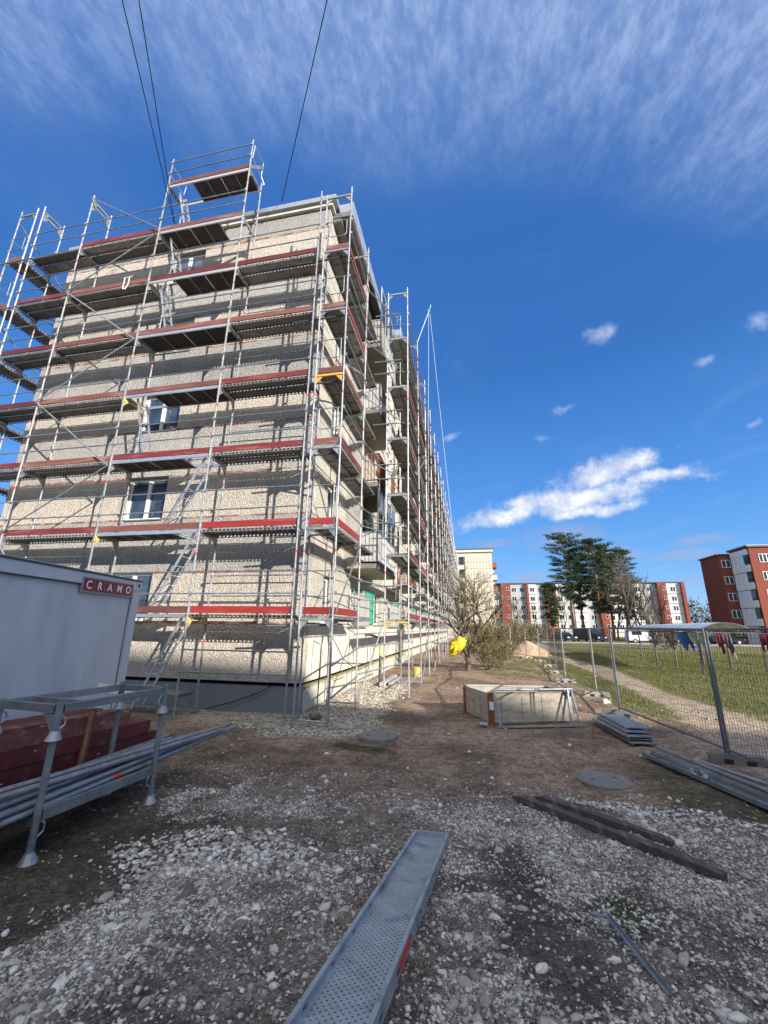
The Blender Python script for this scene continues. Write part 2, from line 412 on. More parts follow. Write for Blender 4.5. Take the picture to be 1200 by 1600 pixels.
def ground_h(x, y):
    x = np.asarray(x, float); y = np.asarray(y, float)
    near = sst(4.9, 1.2, y)*.42*sst(-3.1, -1.7, x)
    near = near*(1 - .5*sst(-1, -6, y))
    amp = 1-.65*sst(7, 20, np.hypot(x, y))
    bumps = (fbm(x*.8, y*.8, 4, 3)-.5)*.10*amp + (fbm(x*3.1, y*3.1, 3, 9)-.5)*.035*sst(25, 8, np.hypot(x, y))
    bumps = bumps + (fbm(x*8.5, y*8.5, 3, 19)-.5)*.030*sst(9, 5, np.hypot(x, y-2))
    bumps = bumps*(1-.8*sst(1.2, .2, np.minimum(np.hypot(x+3.6, y-8.5)/1.5, 9)))
    return near + bumps
def GZ(x, y): return float(ground_h(x, y))

def masks(x, y):
    n1 = fbm(x*.9+5, y*.9, 4, 21); n2 = fbm(x*2.6, y*2.6+9, 4, 33); n3 = fbm(x*.45, y*.45, 3, 41)
    lim = 5.5 + .25*np.sin(x*1.3) + (n2-.5)*1.4
    gr = sst(lim+.35, lim-.5, y)
    leftline = -2.75 + (n2-.5)*1.3 + sst(3.2, 1.8, y)*-.9 - sst(3.6, 4.6, y)*.5
    gr = gr*sst(leftline-.12, leftline+.2, x)
    gr = gr*sst(.38, .50, n1 + .10*(y < 3.6))
    dark = sst(.30, .16, np.abs(x-.35+(y-3.3)*.10+(n2-.5)*.6))*sst(2.1, 2.7, y)*sst(5.1, 4.2, y)    # dark soil strip along the plank
    gr = gr*(1-.85*dark)
    mid = sst(.50, .60, n2)*sst(3.4, 4.2, y)*.6
    gr = gr*(1-mid*.6)
    rmoss = sst(5.4, 5.9, y+(n2-.5))*sst(1.9, 2.5, x)*sst(8., 7.0, y)
    lmoss = sst(-2.2, -2.9, x+(n2-.5)*.9)*sst(5.2, 4.2, y)
    cw = np.hypot((x+3.3)/1.55, (y-9.0)/1.25)
    wb = sst(1.05, .8, cw+(n2-.5)*.5)
    strip = sst(-2.0, -2.4, x+(n2-.5)*.6)*sst(8.2, 9.2, y)*sst(18, 13, y)
    wg = np.clip(wb*.9 + strip, 0, 1)*(y > 7.3)
    # lawn and sandy path
    lawn = sst(3.5, 4.2, x+(n2-.5)*1.0+sst(13., 9., y)*-1.6)*sst(9., 10.5, y+(n1-.5)*2)
    lawn = np.maximum(lawn, sst(36, 40, y+(n1-.5)*3)*(x > -2))
    lawn = np.maximum(lawn, sst(.1, .9, x+(n1-.5)*1.4)*sst(17, 22, y)*sst(.47, .6, n2)*.75)
    cx = np.interp(y, [6, 9.6, 12.8, 16, 20, 26, 32, 38, 60], [4.9, 5.3, 5.75, 5.75, 6.1, 6.5, 6.0, 4.8, 4.5])
    wd = np.interp(y, [8, 12, 16, 25, 40], [1.15, .85, .5, .75, .9])
    path = sst(1.25, .75, np.abs(x-cx)/wd+(n2-.5)*.5)*(y > 5)*sst(50, 42, y)
    lawn = lawn*(1-path)
    return gr, dark, rmoss, lmoss, wg, lawn, path, n1, n2

def PN(x, y): return .6*fbm(x*.9+11, y*.9, 4, 77)+.4*fbm(x*2.7, y*2.7, 3, 78)
def axis(lo, hi, d0, d1, far_lo, far_hi):
    a = list(np.arange(lo, hi, d0)); s = d0
    while a[-1] < far_hi: s *= d1; a.append(a[-1]+s)
    b = [lo]; s = d0
    while b[-1] > far_lo: s *= d1; b.append(b[-1]-s)
    return np.array(b[:0:-1]+a)
xs = axis(-5.5, 5.5, .036, 1.05, -900, 900); ys = axis(.6, 9, .036, 1.045, -900, 1200)
XX, YY = np.meshgrid(xs, ys)
ZZ = ground_h(XX, YY)
nx, ny = len(xs), len(ys)
verts = np.stack([XX.ravel(), YY.ravel(), ZZ.ravel()], 1)
ii = np.arange(nx*ny).reshape(ny, nx)
quads = np.stack([ii[:-1, :-1].ravel(), ii[:-1, 1:].ravel(), ii[1:, 1:].ravel(), ii[1:, :-1].ravel()], 1)
def np_mesh(name, v, f, smooth=False):
    me = bpy.data.meshes.new(name); k = f.shape[1]
    me.vertices.add(len(v)); me.vertices.foreach_set('co', v.astype(np.float32).ravel())
    me.loops.add(f.size); me.loops.foreach_set('vertex_index', f.astype(np.int32).ravel())
    me.polygons.add(len(f)); me.polygons.foreach_set('loop_start', np.arange(0, f.size, k, dtype=np.int32))
    if smooth: me.polygons.foreach_set('use_smooth', np.ones(len(f), bool))
    me.update(calc_edges=True); return me
gme = np_mesh('ground', verts, quads, True)
gr, dark, rm, lm, wg, lawn, path, n1, n2 = masks(XX, YY)
dirt = np.array([.33, .235, .165]); dirt2 = np.array([.22, .152, .108])
c = dirt[None, None]*(1-sst(.4, .7, n1)[..., None]) + dirt2*sst(.4, .7, n1)[..., None]
def over(c, m, col): m = np.clip(m, 0, 1)[..., None]; return c*(1-m) + np.array(col)*m
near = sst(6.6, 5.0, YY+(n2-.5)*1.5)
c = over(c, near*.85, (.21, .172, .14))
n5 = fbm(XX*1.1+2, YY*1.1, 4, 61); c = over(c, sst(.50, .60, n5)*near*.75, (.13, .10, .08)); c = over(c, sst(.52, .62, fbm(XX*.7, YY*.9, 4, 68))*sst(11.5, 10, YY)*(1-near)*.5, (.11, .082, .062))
c = over(c, gr*.6*sst(.36, .56, PN(XX, YY)), (.42, .385, .34))
c = over(c, dark*.8, (.11, .085, .068))
c = over(c, rm*.75, (.085, .082, .045)); c = over(c, lm*.8, (.085, .075, .050))
c = over(c, wg*.85, (.50, .45, .35))
c = over(c, lawn, (.15, .145, .05)); c = over(c, lawn*sst(.45, .66, fbm(XX*.25, YY*.5, 4, 71))*.75, (.25, .20, .10)); c = over(c, lawn*sst(.5, .66, n2)*.4, (.20, .165, .08))
c = over(c, path*.92, (.42, .33, .24))
gmoss = sst(.6, .66, n1)*sst(7.8, 7.3, YY)*sst(7., 7.3, YY)*sst(.8, .3, np.abs(XX+1.9))
c = over(c, sst(1, .55, np.hypot((XX+1.9)/.75, (YY-7.45)/.28)+(n2-.5)*.9)*.8, (.05, .065, .025))
c = over(c, sst(1, .5, np.hypot((XX-.85)/.30, (YY-3.75)/.38)+(n2-.5)*1.3)*.75, (.055, .075, .022))
ca = gme.color_attributes.new('tint', 'FLOAT_COLOR', 'POINT')
ca.data.foreach_set('color', np.concatenate([c.reshape(-1, 3), np.ones((nx*ny, 1))], 1).astype(np.float32).ravel())
mg = bpy.data.materials.new('ground_soil'); mg.use_nodes = True; t = mg.node_tree; q = G(t); b = t.nodes['Principled BSDF']
at = N(t, 'ShaderNodeAttribute'); at.attribute_name = 'tint'; co = N(t, 'ShaderNodeTexCoord').outputs['Object']
nf = q.noise(co, 55, 6, .75); nm = q.noise(co, 6, 7, .72); nl = q.noise(co, 1.1, 4, .6)
ng = q.noise(co, 21, 6, .7)
k = q.m('MULTIPLY', q.m('MULTIPLY', q.ramp(nf, .36, .64, .55, 1.45), q.ramp(ng, .36, .64, .68, 1.32)), q.m('MULTIPLY', q.ramp(nm, .36, .64, .70, 1.30), q.ramp(nl, .35, .65, .85, 1.15)))
cc = q.v('SCALE', at.outputs['Color'], None, k)
spk = q.m('MULTIPLY', q.ramp(q.voro(co, 42.), .16, .07), q.ramp(q.noise(co, 2.3, 4, .6), .42, .62))
cc = q.mix(q.m('MULTIPLY', spk, .55), cc, (.46, .44, .40))
spk2 = q.m('MULTIPLY', q.ramp(q.voro(co, 105.), .26, .12), q.ramp(q.noise(co, 3.1, 5, .65), .40, .58))
cc = q.mix(q.m('MULTIPLY', spk2, .5), cc, (.40, .375, .33))
t.links.new(cc, b.inputs['Base Color']); b.inputs['Roughness'].default_value = .95; b.inputs['Specular IOR Level'].default_value = .15
bn = N(t, 'ShaderNodeBump'); bn.inputs['Strength'].default_value = 1.; bn.inputs['Distance'].default_value = .05
t.links.new(q.m('ADD', q.m('ADD', q.m('MULTIPLY', nf, .45), q.m('MULTIPLY', ng, .6)), nm), bn.inputs['Height']); t.links.new(bn.outputs[0], b.inputs['Normal'])
gme.materials.append(mg)
obj('ground', gme, kind='structure')

# ---- loose gravel
def ico(sub):
    t = (1+5**.5)/2
    v = np.array([(-1, t, 0), (1, t, 0), (-1, -t, 0), (1, -t, 0), (0, -1, t), (0, 1, t), (0, -1, -t), (0, 1, -t), (t, 0, -1), (t, 0, 1), (-t, 0, -1), (-t, 0, 1)], float)
    v /= np.linalg.norm(v[0])
    f = [(0, 11, 5), (0, 5, 1), (0, 1, 7), (0, 7, 10), (0, 10, 11), (1, 5, 9), (5, 11, 4), (11, 10, 2), (10, 7, 6), (7, 1, 8), (3, 9, 4), (3, 4, 2), (3, 2, 6), (3, 6, 8), (3, 8, 9), (4, 9, 5), (2, 4, 11), (6, 2, 10), (8, 6, 7), (9, 8, 1)]
    v = list(map(tuple, v))
    for _ in range(sub):
        nf = []; mid = {}
        def md(a, b):
            k = (min(a, b), max(a, b))
            if k not in mid:
                p = np.array(v[a])+np.array(v[b]); p /= np.linalg.norm(p); v.append(tuple(p)); mid[k] = len(v)-1
            return mid[k]
        for a, b_, c_i in f:
            x, y, z = md(a, b_), md(b_, c_i), md(c_i, a); nf += [(a, x, z), (b_, y, x), (c_i, z, y), (x, y, z)]
        f = nf
    return np.array(v), np.array(f)
def stone_cloud(name, x, y, s, mats, kind='stuff', sub=0, label=None, cat=None, flat=.62, pieces=None, rise=.15):
    n = len(x); V, F = ico(sub) if sub >= 0 else (np.array([(1, 0, 0), (-1, 0, 0), (0, 1, 0), (0, -1, 0), (0, 0, 1), (0, 0, -1.)]), np.array([(0, 2, 4), (2, 1, 4), (1, 3, 4), (3, 0, 4), (2, 0, 5), (1, 2, 5), (3, 1, 5), (0, 3, 5)])); nv = len(V)
    # jagged variants
    K = 24; var = []
    for k_ in range(K):
        j = (V*(1+rng.uniform(-.30, .22, (nv, 1))) + rng.uniform(-.3, .3, (nv, 3))*(sub < 0)) if sub <= 0 else V*(1+(fbm(V[:, 0]*1.7+k_*9, V[:, 1]*1.7+V[:, 2]*2.3, 2, k_)-.5)[:, None]*.9)
        j = j*np.array([rng.uniform(.85, 1.6), rng.uniform(.6, 1.05), rng.uniform(.38, .7)]); var.append(j)
    var = np.array(var); kk = rng.integers(0, K, n); P = var[kk]*s[:, None, None]
    a = rng.uniform(0, 6.283, n); tx = rng.normal(0, .25, n)
    ca_, sa_ = np.cos(a)[:, None], np.sin(a)[:, None]; ct, st = np.cos(tx)[:, None], np.sin(tx)[:, None]
    X, Y, Z = P[..., 0], P[..., 1]*ct-P[..., 2]*st, P[..., 1]*st+P[..., 2]*ct
    X, Y = X*ca_-Y*sa_, X*sa_+Y*ca_
    gz = ground_h(x, y)
    W = np.stack([X+x[:, None], Y+y[:, None], Z+(gz+s*rise)[:, None]], 2).reshape(-1, 3)
    FF = (F[None]+(np.arange(n)*nv)[:, None, None]).reshape(-1, 3)
    me = np_mesh(name, W, FF)
    for m in mats: me.materials.append(m)
    if len(mats) > 1: me.polygons.foreach_set('material_index', np.repeat(rng.integers(0, len(mats), n), len(F)).astype(np.int32))
    return tag(obj(name, me), label, cat, kind=kind)
def stone_mat(name, lo, hi, warm=.96):
    m = bpy.data.materials.new(name); m.use_nodes = True; t = m.node_tree; b = t.nodes['Principled BSDF']; q = G(t)
    ge = N(t, 'ShaderNodeNewGeometry'); co = N(t, 'ShaderNodeTexCoord').outputs['Object']
    r = ge.outputs['Random Per Island']
    c = q.mix(q.m('POWER', r, 1.3), tuple(lo), tuple(hi))
    c = q.mix(q.m('MULTIPLY', q.ramp(q.noise(co, 70, 5, .7), .45, .7), .5), c, tuple(v*.55 for v in lo))
    c = q.mix(q.m('MULTIPLY', q.ramp(q.noise(co, 2.0, 3), .5, .68), .38), c, (.12, .095, .075))
    t.links.new(c, b.inputs['Base Color']); b.inputs['Roughness'].default_value = .9; b.inputs['Specular IOR Level'].default_value = .2
    bn = N(t, 'ShaderNodeBump'); bn.inputs['Strength'].default_value = .6; bn.inputs['Distance'].default_value = .006
    t.links.new(q.noise(co, 130, 4, .7), bn.inputs['Height']); t.links.new(bn.outputs[0], b.inputs['Normal'])
    return m
SM = stone_mat('gravel_stone', (.16, .135, .11), (.76, .71, .62))
SMW = stone_mat('cream_rubble', (.40, .35, .26), (.72, .66, .52))
def scatter(n, x0, x1, y0, y1, fn):
    x = rng.uniform(x0, x1, n); y = rng.uniform(y0, y1, n); p = fn(x, y); k = rng.uniform(0, 1, n) < p
    return x[k], y[k]
PLANK_A = np.array([-.455, 4.55]); PLANK_B = np.array([-.62, 1.85])
def fg(x, y):
    gr, dark, rm, lm, wg, lawn, path, n1, n2 = masks(x, y)
    p = gr*(.10+.90*sst(.40, .56, PN(x, y)))+.04
    return p*(1-.9*lm)*(1-.7*rm)
x, y = scatter(420000, -4.2, 4.2, .9, 6.3, fg)
s = np.clip(rng.gamma(2.0, .0030, len(x))+.0034, 0, .018)
stone_cloud('fine_gravel', x, y, s*1.12, [SM], sub=-1)
x, y = scatter(14000, -4., 4., .9, 6.0, lambda x, y: fg(x, y)*(.25+.75*sst(.42, .62, fbm(x*1.1, y*1.1, 3, 55)))*np.where(x > .2, .75, 1.15))
s = np.clip(rng.gamma(2.6, .0052, len(x))+.008, 0, .045)
stone_cloud('coarse_gravel', x, y, s, [SM], sub=1)
# dense bright heap on the left and the strip by the dark beams
def heap(x, y):
    a = np.hypot((x+2.15-(y-3.9)*.25)/.95, (y-3.85)/.55)+(fbm(x*2, y*2, 3, 5)-.5)*.9
    b_ = np.abs(y-(6.0-(x-.9)*.24))/.17+(fbm(x*3, y*3, 3, 6)-.5)*1.2+sst(.6, 0, x-.7)*2
    return np.clip(sst(1.05, .75, a)+sst(1.1, .7, b_)*(x > .7), 0, 1)
x, y = scatter(16000, -3.4, 3.4, 3.0, 6.6, heap)
s = np.clip(rng.gamma(3.0, .0042, len(x))+.007, 0, .034)
stone_cloud('bright_gravel', x, y, s, [stone_mat('bright_gravel_stone', (.34, .305, .26), (.84, .80, .72))], sub=0, rise=.35)
x, y = scatter(60000, -5.2, -1.2, 7.3, 19, lambda x, y: masks(x, y)[4])
s = np.clip(rng.gamma(2.0, .0050, len(x))+.006, 0, .04)
stone_cloud('building_rubble', x, y, s, [SMW, SM], sub=-1, rise=.3)
x, y = scatter(2600, -8, 6, 5.5, 30, lambda x, y: .25+0*x)
stone_cloud('scattered_grit', x, y, rng.gamma(2, .008, len(x))+.006, [SM])
# separate larger white stones
vmesh = []
for k_ in range(6):
    V, F = ico(1); V = V*(1+(fbm(V[:, 0]*1.9+k_*7, V[:, 1]*1.9+V[:, 2]*2, 2, k_+3)-.5)[:, None]*1.0)*np.array([1.25, .9, .7])
    me = np_mesh('stone', V, F); me.materials.append(M_STONEL); vmesh.append(me)
spots = [(-2.9, 3.05), (-2.6, 3.25), (-3.05, 2.75), (-2.75, 4.55), (-2.55, 4.3), (-2.3, 4.75), (-2.62, 5.05), (-2.9, 5.3), (-2.1, 5.6), (-2.5, 2.35), (-2.15, 2.6), (-1.9, 5.75), (-1.2, 6.3),
         (-.95, 6.5), (-.4, 6.2), (.2, 6.45), (.3, 5.2), (.5, 4.9), (.62, 4.55), (2.1, 5.95), (2.25, 6.2), (2.3, 6.1), (2.6, 5.85), (1.95, 6.25), (-1.75, 6.1), (-2.3, 6.9), (-3.2, 6.6), (-4.1, 7.4), (.9, 7.2), (-.1, 7.6), (1.6, 8.4), (-2.4, 3.0)]
for i, (sx_, sy_) in enumerate(spots):
    sz = random.uniform(.013, .032); o = obj('stone', vmesh[i % 6], None, (sx_, sy_, GZ(sx_, sy_)+sz*.35), rz=random.uniform(0, 6)); o.scale = (sz, sz, sz)
    tag(o, 'loose white limestone lump lying apart from the gravel on bare soil', 'stone', 'loose white stones on the bare soil')

# ---- grass blades
def blades(name, x, y, h, m, lean=.5):
    n = len(x); a = rng.uniform(0, 6.283, n); w = h*.10+.002
    gz = ground_h(x, y)
    dx, dy = np.cos(a), np.sin(a); l = rng.normal(0, lean, n)*h; l2 = rng.normal(0, lean, n)*h
    P = np.stack([np.stack([x-dx*w, y-dy*w, gz-.01], 1), np.stack([x+dx*w, y+dy*w, gz-.01], 1), np.stack([x+l, y+l2, gz+h], 1)], 1).reshape(-1, 3)
    F = np.arange(3*n).reshape(-1, 3); me = np_mesh(name, P, F); me.materials.append(m); return obj(name, me, kind='stuff')
def grass_mat(name, a, b_):
    m = bpy.data.materials.new(name); m.use_nodes = True; t = m.node_tree; b = t.nodes['Principled BSDF']; q = G(t)
    ge = N(t, 'ShaderNodeNewGeometry'); co = N(t, 'ShaderNodeTexCoord').outputs['Object']
    c = q.mix(ge.outputs['Random Per Island'], a, b_)
    c = q.mix(q.m('MULTIPLY', q.ramp(q.noise(co, .8, 4), .45, .65), .5), c, (.20, .16, .06))
    t.links.new(c, b.inputs['Base Color']); b.inputs['Roughness'].default_value = .85; b.inputs['Specular IOR Level'].default_value = .15
    return m
GM = grass_mat('lawn_blades', (.08, .115, .026), (.20, .22, .065)); MM = grass_mat('moss_blades', (.04, .055, .015), (.085, .085, .035))
x, y = scatter(260000, 2.5, 26, 8.5, 46, lambda x, y: masks(x, y)[5]*np.clip(14/y, .15, 1)*(x < y*.95+3))
blades('lawn_grass', x, y, rng.uniform(.02, .065, len(x))*(1+y/40), GM)
x, y = scatter(60000, -4.8, 3.6, 1.2, 8, lambda x, y: np.clip(masks(x, y)[2]*.6+masks(x, y)[3]*.5*sst(.4, .6, fbm(x*1.3, y*1.3, 3, 88))+.9*sst(1, .5, np.hypot((x-.85)/.3, (y-3.75)/.38)+(fbm(x*4, y*4, 3, 2)-.5)*1.3)+.8*sst(1, .5, np.hypot((x+1.9)/.7, (y-7.45)/.25)), 0, 1))
blades('moss_and_weeds', x, y, rng.uniform(.006, .028, len(x)), MM, .8)
x, y = scatter(9000, -.2, 3.6, 17, 34, lambda x, y: masks(x, y)[5]*.9)
blades('rough_grass', x, y, rng.uniform(.04, .12, len(x)), GM)

# distant road and parking, a sheet above the lawn
bm = MB(); bm.box((-2, 58, .02), (60, 66, .05), M_CONC)
road = bpy.data.meshes.new('road')
M_ASPH = mat('asphalt', (.14, .14, .14), .9, 0, .12, 1, .2, 10)
bm = MB()
bm.box((4, 70, -.3), (70, 78, .10), M_ASPH)
bm.box((4, 69.7, -.3), (70, 69.99, .2), M_CONC)
obj('road', bm, kind='structure')
bm = MB(); bm.quad([(6.3, 38, .09), (8.2, 38, .09), (9.6, 69.7, .12), (7.0, 69.7, .12)], M_CONC); obj('footpath', bm, kind='structure')

exec_parts = []
# ------------------------------------------------------------------ apartment building under renovation
WX, WY, BX, BY = -3.9, 9.6, -14.1, 75.0
bld = empty('apartment_building', (-9, 42, 0), 'long five storey pebble dashed apartment block wrapped in scaffolding, with balconies along its sunlit side', 'building')
FL = [1.15+2.77*k for k in range(5)]
SILL = [2.03+2.77*k for k in range(5)]; HEAD = [3.31+2.77*k for k in range(5)]
T = .28
def end_panel(x0, x1, z0, z1, m): box_part('wall_panel', (x0+.008, WY, z0+.012), (x1-.008, WY+T, z1-.012), m, bld)
def side_panel(y0, y1, z0, z1, m): box_part('wall_panel', (WX-T, y0+.008, z0+.012), (WX, y1-.008, z1-.012), m, bld)
bands = [(.66, SILL[0])]
for k in range(5):
    bands.append((HEAD[k], SILL[k+1] if k < 4 else 15.12))
xm = -9.05
for i, (z0, z1) in enumerate(bands):
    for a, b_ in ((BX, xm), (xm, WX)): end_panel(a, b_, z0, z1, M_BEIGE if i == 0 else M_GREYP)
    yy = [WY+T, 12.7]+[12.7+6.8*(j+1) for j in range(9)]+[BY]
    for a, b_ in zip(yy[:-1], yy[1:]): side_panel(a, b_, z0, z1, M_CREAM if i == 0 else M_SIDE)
for k in range(5):
    end_panel(BX, -9.7, SILL[k], HEAD[k], M_BEIGE); end_panel(-8.35, WX, SILL[k], HEAD[k], M_BEIGE)
    ops = [(10.75, 11.55)]
    for j in range(9):
        y0 = 12.7+6.8*j; ops += [(y0+.7, y0+2.5), (y0+4.2, y0+5.7)]
    e = WY+T
    for a, b_ in ops:
        side_panel(e, a, SILL[k], HEAD[k], M_SIDE); e = b_
    side_panel(e, BY, SILL[k], HEAD[k], M_SIDE)
    for z in (SILL[k], HEAD[k]):
        if z == HEAD[4] or True:
            box_part('joint_strip', (BX+.02, WY-.006, z-.022-.01*(k % 2)), (-9.72, WY+.02, z+.022), M_TERR, bld)
            box_part('joint_strip', (-8.33, WY-.006, z-.024-.02*((k+1) % 2)), (WX-.02, WY+.02, z+.022), M_TERR, bld)
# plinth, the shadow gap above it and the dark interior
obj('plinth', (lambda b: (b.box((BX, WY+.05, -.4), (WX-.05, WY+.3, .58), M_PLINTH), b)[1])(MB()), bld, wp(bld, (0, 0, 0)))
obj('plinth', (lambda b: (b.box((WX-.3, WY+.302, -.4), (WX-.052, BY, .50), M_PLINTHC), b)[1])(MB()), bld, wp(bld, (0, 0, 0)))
obj('insulation_strip', (lambda b: (b.box((WX-.2, WY+.4, .52), (WX-.03, BY, .55), mat('yellow_insulation', (.42, .38, .20), .9, 0, .2, 8)), b)[1])(MB()), bld, wp(bld, (0, 0, 0)))
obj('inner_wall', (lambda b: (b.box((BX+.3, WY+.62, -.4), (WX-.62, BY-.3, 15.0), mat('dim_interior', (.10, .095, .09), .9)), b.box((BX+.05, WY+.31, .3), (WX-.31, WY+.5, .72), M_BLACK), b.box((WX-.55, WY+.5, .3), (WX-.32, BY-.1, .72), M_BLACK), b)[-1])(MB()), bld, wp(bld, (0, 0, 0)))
obj('rear_wall', (lambda b: (b.box((BX, WY+T+.01, .0), (BX+.28, BY, 15.1), M_SIDE), b.box((BX+.3, BY-.28, .0), (WX-T-.01, BY-.01, 15.1), M_GREYP), b)[-1])(MB()), bld, wp(bld, (0, 0, 0)))
# roof
bm = MB()
bm.box((BX-.05, WY-.16, 15.34), (WX+.22, WY+5.6, 15.52), M_ROOFM); bm.box((BX-.03, WY-.10, 15.16), (WX+.10, WY+.3, 15.24), M_CREAM)
bm.box((BX, WY+.02, 15.24), (WX-.05, BY, 15.335), M_BLACK)
bm.box((BX-.05, WY+5.6, 15.34), (WX, BY+.1, 15.5), M_ROOFM)
obj('roof', bm, bld, wp(bld, (0, 0, 0)))
def cornice(x1, y0, y1):
    bm = MB(); bm.box((WX+.004, y0, 15.02), (x1-.05, y1, 15.2), M_CONCD); bm.box((WX+.02, y0+.03, 14.86), (WX+.3, y1-.03, 15.018), M_CONCD)
    bm.box((x1-.048, y0-.02, 14.98), (x1, y1, 15.58), M_ROOFM); bm.box((WX+.22, y0, 15.205), (x1-.05, y1, 15.55), M_ROOFM)
    obj('cornice', bm, bld, wp(bld, (0, 0, 0)))
cornice(-3.2, WY+.25, 14.95); cornice(-2.6, 16.05, BY)
bm = MB(); bm.box((WX, 15.0, 14.2), (-3.0, 15.9, 14.3), M_BLACK); bm.box((WX, 15.0, 15.3), (-2.95, 15.95, 15.42), M_DKST); bm.box((WX+.01, 15.88, 14.0), (-2.95, 15.95, 15.3), M_DKST); obj('balcony_roof', bm, bld, wp(bld, (0, 0, 0)))  # roofed balcony at the cornice step, its underside shade put in as black

def window_mesh(w, h, mull, fm, gm, sides='open'):
    b = MB(); f = .07
    b.box((0, 0, 0), (w, .07, f), fm); b.box((0, 0, h-f), (w, .07, h), fm); b.box((0, 0, f), (f, .07, h-f), fm); b.box((w-f, 0, f), (w, .07, h-f), fm)
    for x in mull: b.box((x-.055, -.012, f), (x+.055, .068, h-f), fm)
    return b.mesh('window')
def window(parent, p, rz, w, h, mull, fm=None, gm=None, sill=True, name='window', curtain=False):
    fm = fm or M_WHITE; gm = gm or M_GLASS
    me = cached(('w', w, h, tuple(mull), fm.name), lambda: window_mesh(w, h, mull, fm, gm))
    o = obj(name, me, parent, wp(parent, p), rz=rz)
    def pm():
        b = MB(); b.box((.07, .03, .07), (w-.07, .045, h-.07), gm); return b.mesh('pane')
    obj('pane', cached(('p', w, h, gm.name), pm), o)
    if sill:
        def smf():
            b = MB(); b.box((-.03, -.19, -.045), (w+.03, -.004, -.01), M_GALV); return b.mesh('sill')
        obj('sill', cached(('s', w), smf), o)
    if curtain:
        def cm():
            b = MB(); n = 16
            for i in range(n):
                x0 = .09+(w*.42)*i/n; b.box((x0, .055+.012*(i % 2), .08), (x0+w*.42/n, .062+.012*(i % 2), h-.08), M_CLOTH)
            return b.mesh('curtain')
        obj('curtain', cached(('c', w, h), cm), o)
    return o
for k in range(5):
    window(bld, (-9.69, WY+.15, SILL[k]+.01), 0, 1.33, HEAD[k]-SILL[k]-.02, (.66,), curtain=k == 1)
    window(bld, (WX-.15, 10.76, SILL[k]+.01), R(90), .78, HEAD[k]-SILL[k]-.02, (.32,))
    for j in range(9):
        y0 = 12.7+6.8*j
        window(bld, (WX-.15, y0+4.21, SILL[k]+.01), R(90), 1.48, HEAD[k]-SILL[k]-.02, (.74,), gm=M_GLASSD)
        window(bld, (WX-.15, y0+.71, SILL[k]+.01), R(90), 1.08, HEAD[k]-SILL[k]-.02, (.54,), gm=M_GLASSD, sill=False)
        dm = M_GREEN if (j, k) in ((0, 0), (0, 1), (1, 0)) else M_WHITE
        window(bld, (WX-.15, y0+1.81, SILL[k]+.01), R(90), .68, HEAD[k]-SILL[k]-.02, (), fm=dm, gm=M_GREEN if dm is M_GREEN else M_GLASSD, sill=False, name='balcony_door')
# balconies
def slat_panel(w, h, m, pitch=.13):
    b = MB(); b.box((0, 0, 0), (w, .02, h), m); x = .02
    while x < w-.07: b.box((x, -.022, .01), (x+pitch*.55, -.0005, h-.01), m); x += pitch
    b.box((-.01, -.03, h+.001), (w+.01, .04, h+.04), M_GALVD)
    return b.mesh('parapet_panel')
def bar_panel(w, h, m):
    b = MB(); x = .03
    while x < w: b.box((x-.012, -.01, .02), (x+.012, .014, h), m); x += .11
    b.box((0, -.02, h), (w, .03, h+.045), m); b.box((0, -.02, 0), (w, .03, .03), m)
    return b.mesh('railing')
BW, BD = 3.2, 1.08
kinds = ['white', 'white', 'brown', 'white', 'conc', 'tan', 'white', 'white', 'brown', 'grey', 'tan', 'white']
kmat = {'white': M_WHITED, 'conc': M_CONC, 'tan': M_CREAM, 'grey': M_PALEG, 'brown': M_RUST}
